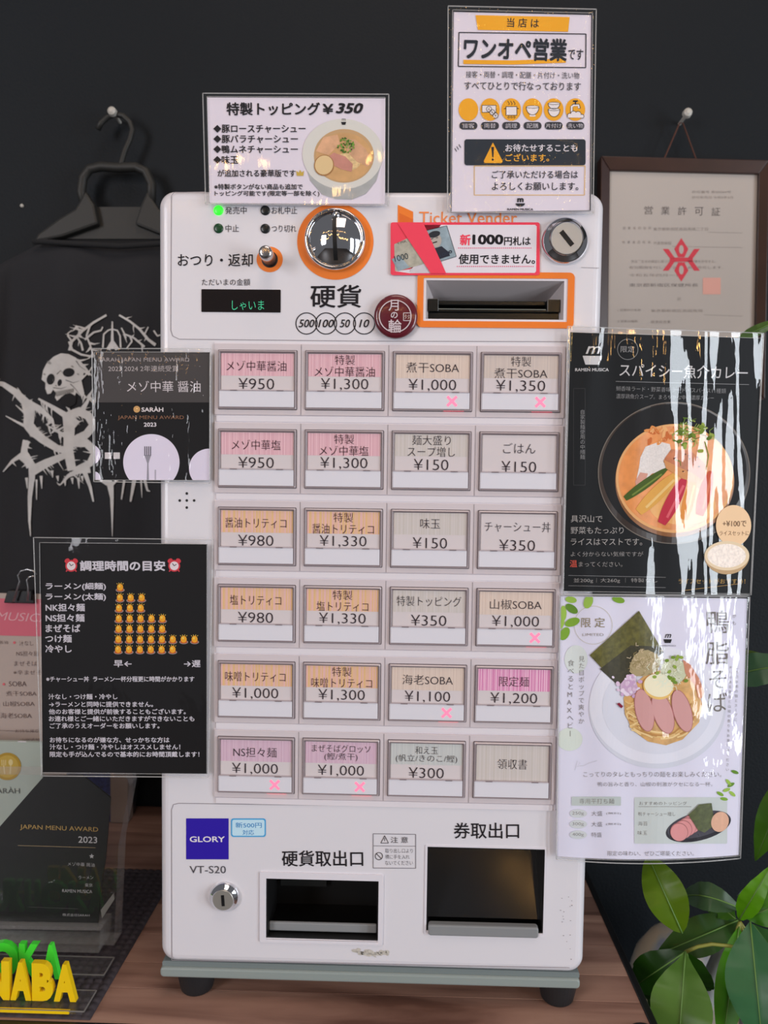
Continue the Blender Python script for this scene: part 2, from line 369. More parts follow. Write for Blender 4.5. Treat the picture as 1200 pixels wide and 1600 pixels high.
# ---------------------------------------------------------------- ticket machine
BX0, BX1, BZ0, BZ1 = -0.1780, 0.1688, 0.0262, 0.6500; BD = 0.235
KX, KZ, KW, KH, PX_, PZ_ = -0.13, 0.5263, 0.0624, 0.0467, 0.0685, 0.0616
mach = thing('ticket_vending_machine', 'cream white meal ticket vending machine with rows of priced buttons on the wooden table', 'ticket machine', (0, 0.1, TZ))
def pr(x, y, Y=0.0): p = at(x, y, Y); return p[0], p[2]
def housing():
    mb = MB(); R = 0.0075; rings = []
    for k in range(6):
        a = math.pi/2*k/5; rings.append((R*(1-math.sin(a)), R*(1-math.cos(a))))
    v = []; N = 0
    for ins, dy in rings: 
        o = rrect(BX0+ins, BX1-ins, BZ0+ins, BZ1-ins, 0.0125-ins*0.7, 8); N = len(o); v.append([(x, dy, z) for x, z in o])
    v = v[::-1]  # from side to front; dy small = front
    ringsv = [[(x, BD, z) for x, _, z in [(p[0], 0, p[2]) for p in v[0]]]]
    ringsv = [[(p[0], BD, p[2]) for p in v[-1]]] if False else None
    # ordered: back, side start ... front face
    allr = [[(x, BD, z) for x, z in rrect(BX0, BX1, BZ0, BZ1, 0.0125, 8)]]
    for k in range(6):
        a = math.pi/2*k/5; ins = R*(1-math.cos(a)); y = R*(1-math.sin(a))
        allr.append([(x, y, z) for x, z in rrect(BX0+ins, BX1-ins, BZ0+ins, BZ1-ins, 0.0125-ins*0.7, 8)])
    vv = [p for r in allr for p in r]; n = len(allr[0]); f = []
    for k in range(len(allr)-1):
        for i in range(n):
            j = (i+1) % n; f.append((k*n+i, k*n+j, (k+1)*n+j, (k+1)*n+i))
    f.append(tuple(range(n-1, -1, -1))); f.append(tuple((len(allr)-1)*n+i for i in range(n)))
    return vv, f
vv, ff = housing()
body = obj('housing', vv, ff, M_case, mach)
def hole(px0, py0, px1, py1, depth):
    x0, z1 = pr(px0, py0); x1, z0 = pr(px1, py1); return (x0, x1, z0, z1, depth)
H_bill = hole(666, 438, 880, 500, 0.032); H_coin = hole(416, 1371.5, 590.5, 1470.5, 0.05); H_tick = hole(668, 1322.5, 848.3, 1459, 0.06)
cut = MB()
for x0, x1, z0, z1, d in (H_bill, H_coin, H_tick): cut.box(x0, x1, -0.01, d, z0, z1)
cut = cut.build('cut', M_dark, None)
bpy.context.view_layer.update()
bo = body.modifiers.new('b', 'BOOLEAN'); bo.object = cut; bo.operation = 'DIFFERENCE'; bo.solver = 'EXACT'
cut.location = -Vector(mach.location)+Vector(mach.location)
dg = bpy.context.evaluated_depsgraph_get(); me = bpy.data.meshes.new_from_object(body.evaluated_get(dg)); body.modifiers.clear(); body.data = me
bpy.data.objects.remove(cut)
me.polygons.foreach_set('use_smooth', [len(p.vertices) == 4 and abs(p.normal.y) < 0.98 and abs(p.normal.x)+abs(p.normal.z) > 0.05 and p.area < 2e-2 for p in me.polygons])
# cavities
def liner(name, H, mt, mb=None, t=0.0012):
    x0, x1, z0, z1, d = H; mb = mb or MB()
    mb.box(x0, x0+t, 0.0006, d, z0, z1); mb.box(x1-t, x1, 0.0006, d, z0, z1); mb.box(x0+t, x1-t, 0.0006, d, z1-t, z1); mb.box(x0+t, x1-t, 0.0006, d, z0, z0+t)
    mb.box(x0+t, x1-t, d-0.001, d, z0+t, z1-t); return mb.build(name, mt, mach)
# bill inlet: sloping pale hood above a black mouth
x0, x1, z0, z1, d = H_bill
hood = MB(); zi0, zi1 = z0+0.001, z0+0.017; xi0, xi1 = x0+0.009, x1-0.010; yb = 0.028
q = [(x0, 0, z0), (x1, 0, z0), (x1, 0, z1), (x0, 0, z1), (xi0, yb, zi0), (xi1, yb, zi0), (xi1, yb, zi1), (xi0, yb, zi1)]
hood.add(q, [(0, 1, 5, 4), (1, 2, 6, 5), (2, 3, 7, 6), (3, 0, 4, 7)])
bill = hood.build('bill_inlet', mat('inlet_hood', (190, 182, 184), 0.5), mach)
m_ = MB(); m_.box(xi0, xi1, yb, yb+0.002, zi0, zi1)
m_.box(x0+0.002, x1-0.002, 0.006, yb-0.001, z0+0.0005, z0+0.0065); m_.box(x0+0.006, x1-0.007, 0.004, 0.012, z0+0.0065, z0+0.0085)
m_.box(x0+0.002, x0+0.010, 0.003, yb-0.001, z0+0.0065, z0+0.0165); m_.box(x1-0.012, x1-0.002, 0.003, yb-0.001, z0+0.0065, z0+0.0165); m_.box(x0+0.010, x1-0.012, 0.010, yb-0.001, z0+0.0130, z0+0.0165)
m_.build('bill_mouth', mat('mouth_plastic', (22, 24, 24), 0.22), bill, bevel=0.0005)
mb = MB(); mb.box(x0+0.0085, x1-0.0130, 0.0032, 0.0044, z0+0.0082, z0+0.0088); mb.build('bill_guide_edge', mat('edge_grey', (120, 124, 120), 0.3), bill)
# orange bezel around bill inlet
def ringprism(outer, inner, y0, y1, name, mt, parent, bevel=0.0):
    n = len(outer); mb = MB(); v = [(x, y0, z) for x, z in outer]+[(x, y0, z) for x, z in inner]+[(x, y1, z) for x, z in outer]+[(x, y1, z) for x, z in inner]; f = []
    for i in range(n):
        j = (i+1) % n; f += [(i, j, n+j, n+i), (i, 2*n+i, 2*n+j, j), (n+i, n+j, 3*n+j, 3*n+i)]
    mb.add(v, f); return mb.build(name, mt, parent, bevel=bevel)
a0 = pr(652.5, 425); a1 = pr(895.5, 513.5); b0 = pr(662, 434.6); b1 = pr(885.5, 503.5)
ringprism(rrect(a0[0], a1[0], a1[1], a0[1], 0.004, 5), rrect(b0[0], b1[0], b1[1], b0[1], 0.0006, 5), -0.0012, 0.0, 'bill_bezel', M_orange, mach)
ringprism(rrect(b0[0], b1[0], b1[1], b0[1], 0.0006, 5), rrect(x0, x1, z0, z1, 0.0003, 5), -0.0006, 0.0, 'bill_inner_rim', M_case2, mach)
# coin outlet and ticket outlet
o1 = liner('coin_outlet', H_coin, M_dark); x0, x1, z0, z1, d = H_coin
MB().box(x0+0.0012, x1-0.0012, 0.006, 0.009, z0+0.0025, z0+0.0100).build('coin_lip', mat('grey_lip', (140, 142, 144), 0.35), o1, bevel=0.0012)
MB().box(x0+0.005, x0+0.045, 0.044, 0.048, z0+0.02, z1-0.006).build('inner_flap', mat('smoke_flap', (44, 46, 46), 0.3), o1)
o2 = liner('ticket_outlet', H_tick, M_dark); x0, x1, z0, z1, d = H_tick
MB().prism(rrect(x0+0.0015, x1-0.004, z0-0.0025, z0+0.0065, 0.0022, 4), -0.003, 0.004).build('ticket_lip', mat('grey_lip', (140, 142, 144), 0.35), o2, bevel=0.0012)
MB().add([(x0+0.0012, 0.010, z0+0.006), (x1-0.0012, 0.010, z0+0.006), (x1-0.0012, 0.034, z1-0.013), (x0+0.0012, 0.034, z1-0.013), (x0+0.0012, 0.012, z0+0.006), (x1-0.0012, 0.012, z0+0.006), (x1-0.0012, 0.036, z1-0.013), (x0+0.0012, 0.036, z1-0.013)],
         [(0, 1, 2, 3), (4, 7, 6, 5), (3, 2, 6, 7), (0, 4, 5, 1)]).build('ticket_flap', mat('flap_gloss', (26, 27, 29), 0.13), o2)
def frame_px(name, P0, P1, Q0, Q1, y=-0.0012, mt=M_case2):
    a0, a1, b0, b1 = pr(*P0), pr(*P1), pr(*Q0), pr(*Q1)
    ringprism(rrect(a0[0], a1[0], a1[1], a0[1], 0.001, 3), rrect(b0[0], b1[0], b1[1], b0[1], 0.0003, 3), y, 0.0, name, mt, mach, bevel=0.0002)
frame_px('coin_outlet_frame', (406.5, 1361.5), (598, 1476), (416, 1371.5), (590.5, 1471))
frame_px('ticket_outlet_frame', (664.5, 1320), (850.5, 1464), (668, 1322.5), (848.3, 1459.5), y=-0.0006)
# base plinth and feet
P1 = MB(); P1.prism(rrect(BX0+0.001, BX1-0.003, 0.0215, BZ0+0.0003, 0.0015, 3), 0.003, BD); P1.build('base_lip', mat('lip_grey', (120, 130, 130), 0.5), mach)
P2 = MB(); P2.prism(rrect(BX0-0.0002, BX1-0.0028, 0.0140, 0.0222, 0.0030, 4), 0.0005, BD); P2.build('base_tray', M_plinth, mach, bevel=0.0015)
for fx in (-0.153, 0.152):
    for fy in (0.0215, BD-0.03):
        MB().lathe((fx, fy, TZ), (0, 0, 1), [(0.0125, 0.0003), (0.0135, 0.0015), (0.0178, 0.0219)], 32).build('foot', M_rubber, mach, smooth=False)
# raised front faces with fine seams
cv = Canvas(0.0); cv.base = 0.00015
def seam(pts, w_=1.1): cv.line(pts, w_, M_seam, 1)
seam([(268, 306), (267, 516), (270, 525), (280, 530), (560, 533), (900, 534), (921, 533), (926, 524), (940, 440)][:6])
seam([(268, 306), (272, 301), (320, 300)])
seam([(268.5, 1500), (268, 1265), (271, 1257), (279, 1255), (560, 1259), (870, 1265)])
seam([(268.5, 1500), (560, 1506), (890, 1512)], 0.8)
seam([(337, 660), (337, 655)]); seam([(908, 418), (936, 419)], 0.8)
# printing
T = cv.text
M_grey = ink(70, 66, 70)
T('発売中', 352, 385.5, 329, 11.5, M_grey); T('中止', 352.5, 373.5, 357, 11.5, M_grey); T('お札中止', 424.5, 464.5, 329, 11.5, M_grey); T('つり切れ', 424.5, 463, 357.5, 11, M_grey)
T('おつり・返却', 278, 395, 406.5, 20, M_txt, bold=0.006); T('ただいまの金額', 315.5, 391, 441, 10.5, M_grey)
T('硬貨', 485, 564.5, 463, 36, M_txt, bold=0.012)
T('硬貨取出口', 440.5, 567.5, 1341, 25, M_txt, bold=0.01); T('券取出口', 709, 811, 1297.5, 25, M_txt, bold=0.008)
T('VT-S20', 296.5, 353, 1358.5, 11.5, ink(80, 78, 84))
for i, (cx, s_) in enumerate(((479, '500'), (509.5, '100'), (539, '50'), (569, '10'))):
    cv.ring(cx, 505.5, 17.3, 17.3, 1.5, M_txt, 2); hw = 12.5 if len(s_) == 3 else 8
    T(s_, cx-hw, cx+hw, 505.5, 12.5, M_txt, it=0.25, bold=0.01, L=4)
cv.ell(524, 377.5, 59.6, 59.8, M_orange, 2, n=72); cv.ell(421.5, 405.5, 20.5, 20, M_orange, 2)
cv.flush('front_lettering', mach, kind='stuff')
for hx, hy in ((292, 782), (281, 782), (303.5, 782), (292, 771), (292, 793)): cv.ell(hx, hy, 2, 2.1, M_dark, 2, n=12)
cv.flush('speaker_holes', mach, kind='stuff')
cv.poly([(621.5, 320), (645.5, 331), (645.5, 349), (621.5, 349)], M_orange, 2); cv.poly([(624, 333), (645.5, 343), (645.5, 349), (624, 349)], mat('orange_b', (230, 110, 40), 0.4), 3)
T('Ticket Vender', 655, 808, 340.5, 19, mat('soft_orange', (236, 134, 70), 0.45, k=1.15))
cv.flush('logo_print', mach, label='orange logo and ticket vender lettering')
cv.rect(291, 1278.5, 357.3, 1342.5, ink(48, 30, 160), 2); T('GLORY', 296.5, 351.5, 1311, 9, M_white, bold=0.02)
cv.flush('brand_badge', mach, label='square blue badge with white lettering')
cv.poly(rrect(361, 415.5, 1278.5, 1307.5, 4, 4), ink(70, 160, 214), 2); cv.poly(rrect(363, 413.5, 1280.5, 1305.5, 3, 4), ink(190, 222, 240), 3)
bl = ink(44, 128, 190); T('新500円', 368, 409, 1289, 8.5, bl, bold=0.01); T('対応', 379, 397, 1300.3, 8, bl, bold=0.01)
cv.flush('coin_sticker', mach, label='small pale blue rounded sticker'); gq = ink(120, 116, 122); cv.frame([(583, 1302.5), (649.5, 1303.5), (649.5, 1356.5), (583, 1356)], 1, gq, 2); cv.line([(583, 1321.5), (649.5, 1322)], 0.8, gq, 2)
T('注 意', 610.5, 637.5, 1312, 9.5, M_grey); cv.frame([(601, 1305.5), (607, 1317), (595, 1317)], 1, M_grey, 2); cv.line([(601, 1309), (601, 1314)], 1, M_grey, 3)
cv.ring(592, 1337.5, 6.2, 6.2, 1.1, M_grey, 2, n=24); cv.line([(588, 1333.5), (596, 1341.5)], 1.1, M_grey, 2)
for yy, s_ in ((1329, '取り出し口より'), (1338.5, '横に手を入れ'), (1348, 'ないでください')): T(s_, 602, 645 if len(s_) > 6 else 640, yy, 6.8, M_grey)
cv.flush('caution_label', mach, label='grey outlined caution label')
dirt = mat('old_glue', (192, 186, 176), 0.7, k=1.1, var=0.15, vscale=300)
random.seed(3)
for i in range(26): cv.ell(553+i*2.1+random.random()*3, 1487+random.gauss(0, 2)+i*.12, 2+random.random()*4, 1+random.random()*2.2, dirt, 2, random.random()*40, n=9)
for i in range(16): cv.ell(873+random.random()*22, 1390+random.random()*110, 0.5+random.random()*0.9, 0.4+random.random()*0.5, M_seam, 2, n=8)
cv.bake('glue_marks', mach, kind='stuff')
# indicator lamps
for x, y, c, e in ((341.5, 329, (40, 250, 40), 1.6), (341.5, 357, (20, 70, 40), 0), (414.5, 329, (26, 30, 32), 0), (414.5, 357.5, (26, 30, 32), 0)):
    X, Z = pr(x, y); MB().lathe((X, 0, Z), (0, -1, 0), [(0.0037, -0.001), (0.0037, 0.0006), (0.003, 0.0011), (0.0012, 0.0014)], 24).build('indicator_lamp', mat('lamp', c, 0.3, emit=e), mach, smooth=True, label='lit green indicator lamp' if e else None)
# change return lever
X, Z = pr(421.5, 405.5)
lv = MB().lathe((X, 0, Z), (0, -1, 0), [(0.0064, -0.002), (0.0064, 0.0004), (0.0058, 0.0006)], 32).build('lever_socket', M_dark, mach)
MB().lathe((X, 0.002, Z), (0.02, -1, -0.02), [(0.0052, 0), (0.0052, 0.0235), (0.0046, 0.0248), (0.0030, 0.0254)], 32).build('return_lever', mat('lever_steel', (200, 196, 196), 0.22, metal=1), lv, smooth=True)
# display
a0 = pr(315, 452); a1 = pr(438.5, 488.5)
dsp = MB().prism(rrect(a0[0], a1[0], a1[1], a0[1], 0.0005, 2), -0.0005, 0.0).build('amount_display', mat('display_glass', (28, 22, 22), 0.12), mach)
c2 = Canvas(-0.0007); grn = mat('led_green', (60, 190, 140), 0.5, emit=0.55); c2.text('しゃいま', 362.5, 412.5, 477, 15, grn, bold=-0.012, L=1); c2.bake('display_text', dsp)
# coin slot dome
X, Z = pr(524, 376); R = 0.0238
cs = MB().lathe((X, 0, Z), (0, -1, 0), [(R+0.0004, -0.001), (R, 0.0035), (R-0.0006, 0.0055), (R-0.0018, 0.0066), (R-0.0026, 0.0062), (R-0.0028, 0.0045)], 96, cap=False).build('coin_slot_ring', M_chrome, mach, smooth=True)
dome = MB(); prof = [(R-0.0028, 0.0040)]
rr = R-0.0030
for k in range(0, 15):
    r_ = rr*math.cos(math.pi/2*k/14*0.999); prof.append((max(r_, 1e-5), 0.0045+0.0085*(1-(r_/rr)**2)))
dome.lathe((X, 0, Z), (0, -1, 0), prof, 96, cap=False); dome.build('coin_slot_dome', M_chrome, cs, smooth=True)
sl = MB(); sx, sz = pr(523.6, 373.2, -0.009)
for i, zz in enumerate(np.linspace(-0.0155, 0.0165, 9)):
    pass
npt = 16; vs = []; fs = []
for i in range(npt+1):
    zz = -0.0158+0.0325*i/npt; 
    for dx in (-0.0016, 0.0016):
        px_, pz_ = sx+dx-0.0006*zz/0.016, sz+zz; r2 = (px_-X)**2+(pz_-Z)**2; hgt = 0.0045+0.0085*(1-r2/rr**2)
        vs.append((px_, -hgt-0.00018, pz_))
for i in range(npt): fs.append((2*i, 2*i+1, 2*i+3, 2*i+2))
sl.add(vs, fs); sl.build('coin_slot', M_dark, cs)
mb = MB(); mb.lathe((sx+0.0004, -0.0068, sz+0.0184), (0.0, -1, 0.3), [(0.0042, 0), (0.0022, 0.0018), (0.0012, 0.0028)], 20); mb.build('slot_notch', M_chrome, cs, smooth=True)
# locks
def lock(px, py, R, name, rot, body_h, slot, face_mt):
    X, Z = pr(px, py); L = MB().lathe((X, 0, Z), (0, -1, 0), [(R, 0), (R*0.99, body_h*0.35), (R*0.90, body_h*0.62), (R*0.74, body_h*0.85), (R*0.70, body_h)], 64, cap=False).build(name, M_chrome, mach, smooth=True)
    MB().lathe((X, 0, Z), (0, -1, 0), [(R*0.70, body_h*0.9), (R*0.69, body_h*1.05), (R*0.66, body_h*1.12), (R*0.05, body_h*1.12)], 64).build('lock_face', face_mt, L)
    a = math.radians(rot); mb = MB(); w_, h_ = slot
    pts = [(-w_, -h_), (w_, -h_), (w_, h_), (-w_, h_)]; pts = [(X+x*math.cos(a)-z*math.sin(a), Z+x*math.sin(a)+z*math.cos(a)) for x, z in pts]
    mb.prism(pts, -body_h*1.12-0.0003, -body_h*0.9); kh = mb.build('keyhole', M_dark, L); return L, X, Z, body_h*1.12
L, X, Z, hh = lock(882, 377.5, 0.0178, 'upper_lock', 40, 0.0075, (0.0018, 0.0068), mat('radial_steel', (205, 212, 218), 0.33, metal=0.65))
MB().lathe((X-0.0002, 0, Z+0.0006), (0, -1, 0), [(0.0131, hh-0.0004), (0.0131, hh+0.0003), (0.0127, hh+0.0003), (0.0127, hh-0.0004)], 64, cap=False).build('lock_ring', mat('ring_dark', (90, 92, 94), 0.3, metal=1), L)
lock(351.3, 1400, 0.0122, 'lower_lock', 4, 0.006, (0.0012, 0.0045), mat('lock_steel', (186, 182, 174), 0.35, metal=0.6))
# ---- button field
px0, px1 = KX-0.0030, KX+3*PX_+KW+0.0032
MB().prism(rrect(px0-0.0002, px1+0.0012, KZ-5*PZ_-KH-0.0095, KZ+0.0062, 0.001, 3), -0.0004, 0.0).build('button_field', M_ridge, mach)
for j in range(6):
    zt = KZ-j*PZ_+0.0048; zb = zt-0.0556
    MB().prism(rrect(px0, px1, zb, zt, 0.0006, 2), -0.0016, 0.0).build('button_row_panel', M_strip, mach, bevel=0.0004)
    s_ = Canvas(0.0, base=0.00175, m=lambda x, y: np.stack([np.asarray(x, float), np.asarray(y, float)], -1))
    for i in range(1, 4):
        xx = KX+i*PX_-(PX_-KW)/2; s_.rect(xx-0.0002, zb+0.0004, xx+0.0002, zt-0.0004, M_seam, 1); s_.bake('panel_seam', mach); s_.v = []; s_.f = []; s_.fm = []
    # pale ridge below each row
    MB().box(px0+0.0012, px1-0.001, -0.0011, 0.0, zb-0.0052, zb-0.0004).build('row_ridge', M_ridge, mach, bevel=0.0003)
def stripes(name, ca, cb, scale=1.0, soft=0.3):
    m = bpy.data.materials.new(name); m.use_nodes = True; nt = m.node_tree; b = nt.nodes['Principled BSDF']; b.inputs['Roughness'].default_value = 0.35
    tc = nt.nodes.new('ShaderNodeTexCoord'); mp = nt.nodes.new('ShaderNodeMapping'); mp.inputs['Scale'].default_value = (900*scale, 0.0, 0.0)
    n = nt.nodes.new('ShaderNodeTexNoise'); n.inputs['Scale'].default_value = 1; n.inputs['Detail'].default_value = 0
    r = nt.nodes.new('ShaderNodeValToRGB'); e = r.color_ramp.elements; e[0].position = 0.5-soft/2; e[1].position = 0.5+soft/2
    e[0].color = tuple(min(.95, lin(c)*PK) for c in ca)+(1,); e[1].color = tuple(min(.95, lin(c)*PK) for c in cb)+(1,)
    nt.links.new(tc.outputs['Object'], mp.inputs[0]); nt.links.new(mp.outputs[0], n.inputs['Vector']); nt.links.new(n.outputs[0], r.inputs[0]); nt.links.new(r.outputs[0], b.inputs['Base Color'])
    return m
ST = {'pink': stripes('pink_stripes', (210, 160, 172), (228, 188, 196)), 'orange': stripes('orange_stripes', (222, 182, 132), (224, 180, 174), 0.55, 0.15),
      'tan': stripes('tan_stripes', (208, 188, 176), (220, 202, 190)), 'tan2': stripes('faint_tan_stripes', (196, 182, 176), (206, 192, 184)), 'mag': stripes('magenta_stripes', (208, 120, 170), (236, 190, 212), 1.2, 0.12),
      'lil': stripes('lilac_stripes', (202, 168, 188), (214, 186, 202)), 'gry': stripes('grey_stripes', (188, 190, 190), (200, 202, 200)), 'cream': stripes('cream_stripes', (196, 188, 182), (206, 198, 196), 0.7)}
M_card = ink(208, 199, 201, rough=0.35); M_cardb = ink(204, 196, 198, rough=0.35); M_flap = mat('flap_white', (216, 214, 222), 0.22, k=1.15, coat=0.3)
M_ko = mat('key_outline', (98, 88, 92), 0.4); M_kf = mat('key_clear_edge', (176, 163, 167), 0.18, coat=0.5); M_ki = mat('key_inner_line', (132, 119, 123), 0.3)
MENU = [[('メゾ中華醤油', '¥950', 'pink', 0), ('特製|メゾ中華醤油', '¥1,300', 'pink', 0), ('煮干SOBA', '¥1,000', 'tan', 1), ('特製|煮干SOBA', '¥1,350', 'tan2', 1)],
        [('メゾ中華塩', '¥950', 'pink', 0), ('特製|メゾ中華塩', '¥1,300', 'pink', 0), ('麺大盛り|スープ増し', '¥150', 'cream', 0), ('ごはん', '¥150', 'white', 0)],
        [('醤油トリティコ', '¥980', 'orange', 0), ('特製|醤油トリティコ', '¥1,330', 'orange', 0), ('味玉', '¥150', 'cream', 0), ('チャーシュー丼', '¥350', 'white', 0)],
        [('塩トリティコ', '¥980', 'orange', 0), ('特製|塩トリティコ', '¥1,330', 'orange', 0), ('特製トッピング', '¥350', 'cream', 0), ('山椒SOBA', '¥1,000', 'tan', 1)],
        [('味噌トリティコ', '¥1,000', 'orange', 0), ('特製|味噌トリティコ', '¥1,300', 'orange', 0), ('海老SOBA', '¥1,100', 'tan', 1), ('限定麺', '¥1,200', 'mag', 0)],
        [('NS担々麺', '¥1,000', 'lil', 1), ('まぜそばグロッソ|(鰹/煮干)', '¥1,000', 'lil', 1), ('和え玉|(帆立/きのこ/鰹)', '¥300', 'gry', 0), ('領収書', '', 'cream', 0)]]
CWID = {'メゾ中華醤油': 47, 'メゾ中華塩': 38.5, '醤油トリティコ': 48.5, '塩トリティコ': 41, '味噌トリティコ': 48.5, '特製': 15.5, '煮干SOBA': 41, '麺大盛り': 30, 'スープ増し': 37, 'ごはん': 25, '味玉': 15.5,
        'チャーシュー丼': 51.5, '特製トッピング': 51, '山椒SOBA': 40.5, '海老SOBA': 40, '限定麺': 23.5, 'NS担々麺': 35, 'まぜそばグロッソ': 47, '(鰹/煮干)': 26.5, '和え玉': 18, '(帆立/きのこ/鰹)': 49, '領収書': 23.5}
PW = {'¥950': 28, '¥1,300': 37, '¥1,000': 37, '¥1,350': 38, '¥150': 27, '¥980': 28, '¥1,330': 37, '¥350': 28, '¥1,100': 36, '¥1,200': 37, '¥300': 28}
mm = lambda x, y: np.stack([np.asarray(x, float)/1000, -np.asarray(y, float)/1000], -1)
M_red = mat('sold_out_red', (255, 112, 142), 0.4, emit=0.95); M_glow = mat('red_led', (255, 70, 90), 0.4, emit=1.3)
def keyframe():
    lev = [((0, 62.4, 0, 46.7), 0.0003, 0), ((0.5, 61.9, 0.5, 46.2), 0.0003, 0), ((0.5, 61.9, 0.5, 46.2), 0.0016, 1), ((1.4, 61.0, 1.5, 45.3), 0.0024, 1), ((2.0, 60.4, 2.3, 44.6), 0.0020, 2), ((2.3, 60.1, 2.7, 44.2), 0.0012, 2)]
    mb = MB(); v = []; f = []; fm = []
    for (a, b, c, d), h, k in lev: v += [(x/1000, -h-0.0013, -z/1000) for x, z in rrect(a, b, c, d, 0.7, 3)]
    n = len(rrect(0, 1, 0, 1, .1, 3))
    for k in range(len(lev)-1):
        for i in range(n):
            j = (i+1) % n; f.append((k*n+i, (k+1)*n+i, (k+1)*n+j, k*n+j)); fm.append((0, 1, 1, 2, 2)[k])
    return v, f, fm
kv, kf, kfm = keyframe(); key_me = None; flap_me = None
for j in range(6):
    for i in range(4):
        nm, price, sty, sold = MENU[j][i]
        if key_me is None:
            ko = obj('button', kv, kf, [M_ko, M_kf, M_ki], mach, fm=kfm, local=True); key_me = ko.data
        else:
            ko = bpy.data.objects.new('button', key_me); C.objects.link(ko); ko.parent = mach
        ko.location = Vector((KX+i*PX_, 0, KZ-j*PZ_))-mach.location
        cc = Canvas(-0.0022, m=mm, base=0); cc.rect(2.0, 2.4, 60.4, 44.6, M_cardb, 0)
        cc.rect(2.6, 2.9, 59.8, 31.6, M_card, 1)
        if sty in ('cream', 'gry'): cc.rect(2.6, 2.9, 59.8, 31.6 if sty == 'cream' and not price else 20, ST[sty], 2)
        elif sty != 'white': cc.rect(2.6, 2.9, 59.8, 20.3 if sty != 'tan' else 21, ST[sty], 2)
        cc.bake('menu_card', ko, local=True)
        ct = Canvas(-0.00245, m=mm); tc_ = ink(62, 40, 46) if sty in ('pink', 'orange', 'mag') else ink(58, 52, 58)
        parts = nm.split('|'); cx = 31.2 if i else 30.4
        low = 3 if sty == 'white' else 0
        if not price: ct.text(parts[0], cx-CWID[parts[0]]/2, cx+CWID[parts[0]]/2, 17.8, 8.2, tc_)
        elif len(parts) == 1: ct.text(parts[0], cx-CWID[parts[0]]/2, cx+CWID[parts[0]]/2, (12.6 if sty in ('pink', 'orange', 'mag', 'tan', 'lil') else 11.2 if i == 2 else 12.8), 8.0, tc_)
        else:
            small = j == 5
            ct.text(parts[0], cx-CWID[parts[0]]/2, cx+CWID[parts[0]]/2, 8.1 if small else 7.4, 6.2 if small else 7.6, tc_)
            ct.text(parts[1], cx-CWID[parts[1]]/2, cx+CWID[parts[1]]/2, 15 if small else 16.4, 6.6 if small else 7.8, tc_)
        if price: ct.text(price, cx-PW[price]/2, cx+PW[price]/2, 26.4 if sty != 'white' else 27.2, 8.6 if "," not in price else 9.6, ink(52, 44, 50), bold=-0.012)
        ct.bake('lettering', ko, local=True)
        fl = MB(); fl.box(0.0010, 0.0602, -0.0036, -0.0022, -0.0446, -0.0322); fl.box(0.0016, 0.0598, -0.0040, -0.0030, -0.0321, -0.0313, 1)
        for xx in (0.010, 0.0465): fl.box(xx, xx+0.0055, -0.0042, -0.0030, -0.0322, -0.0314, 2)
        if flap_me is None:
            fo = fl.build('label_flap', [M_flap, mat('flap_edge', (190, 178, 184), 0.2), M_ki], ko, local=True, bevel=0.0002); flap_me = fo.data
        else: fo = bpy.data.objects.new('label_flap', flap_me); C.objects.link(fo); fo.parent = ko
        if sold:
            cx_ = Canvas(-0.0037, m=mm); a_, b_ = 46.6, 38.6
            for sgn in (1, -1): cx_.line([(a_-3.6, b_-3.6*sgn), (a_+3.6, b_+3.6*sgn)], 1.9, M_red, 1)
            cx_.bake('sold_out_mark', ko, local=True)
            MB().box(0.0400, 0.0560, -0.0030, -0.0022, -0.0462, -0.0453).build('sold_out_light', M_glow, ko, local=True, label='glowing red light strip')
# ---------------------------------------------------------------- laminated sheets
def sines(base, terms, kick=None):
    def g(X, Z):
        y = np.full(np.shape(X), base, float)
        for a, fx, fz, ph in terms: y = y+a*np.sin(fx*X*2*np.pi+fz*Z*2*np.pi+ph)
        if kick: y = y+kick(X, Z)
        return y
    return g
def poster(name, label, cat, lam, paper, g, papermat, Y0=-0.0035, film=None, sagl=(0, 0, 0, 0), sagp=(0, 0, 0, 0), cell=0.006, group=None):
    c = at(*(np.mean(np.array(lam), 0)), Y0); bz = at(lam[3][0], lam[3][1], Y0)[2]
    t = thing(name, label, cat, (c[0], Y0, bz), group)
    sheet('paper', paper, Y0, g, papermat, t, 0.0, 40, 40, sagp)
    sheet('laminate_film', lam, Y0, g, film or M_film, t, 0.0013, 56, 56, sagl)
    film_rim('laminate_edge', lam, Y0, g, M_rim, t, 0.0013, sag=sagl)
    film_rim('seal_line', paper, Y0, g, M_rim, t, 0.0013, wd=0.0005, sag=sagp)
    cv = Canvas(Y0, g, cell=cell, base=0.0002); cv.clip = None; return t, cv
# --- topping notice
gA = sines(-0.0042, [(0.00012, 9, 2, 0.3)])
tA, cv = poster('laminated_notice', 'laminated white notice on topping set with ramen bowl photo, top left of the machine', 'notice', [(317.5, 147), (607.5, 148.5), (606.5, 322), (322, 320)], [(324, 152), (602, 153.5), (601.5, 319.5), (328, 318)], gA, ink(224, 216, 228), film=film_mat('laminate_film_flat', 0.006, 0.03, 0.00012))
T = cv.text; K = ink(34, 32, 36)
T('特製トッピング', 354, 500, 170.5, 20.5, K, bold=0.022); T('¥', 504, 521, 170.5, 16, K, bold=0.02); T('350', 524.5, 567.5, 169.5, 16.5, K, bold=0.035, it=0.25)
for yy, s_, x1 in ((201.5, '豚ロースチャーシュー', 477.5), (217.5, '豚バラチャーシュー', 465.5), (233.5, '鴨ムネチャーシュー', 465.5), (250, '味玉', 372.5)):
    T(s_, 346.5, x1, yy, 13, K, bold=0.015); cv.poly([(333.5, yy), (339.8, yy-6), (346, yy), (339.8, yy+6)], K, 3)
T('が追加される豪華版です', 340, 462, 271, 11.5, K, bold=0.012); cr = ink(200, 170, 80)
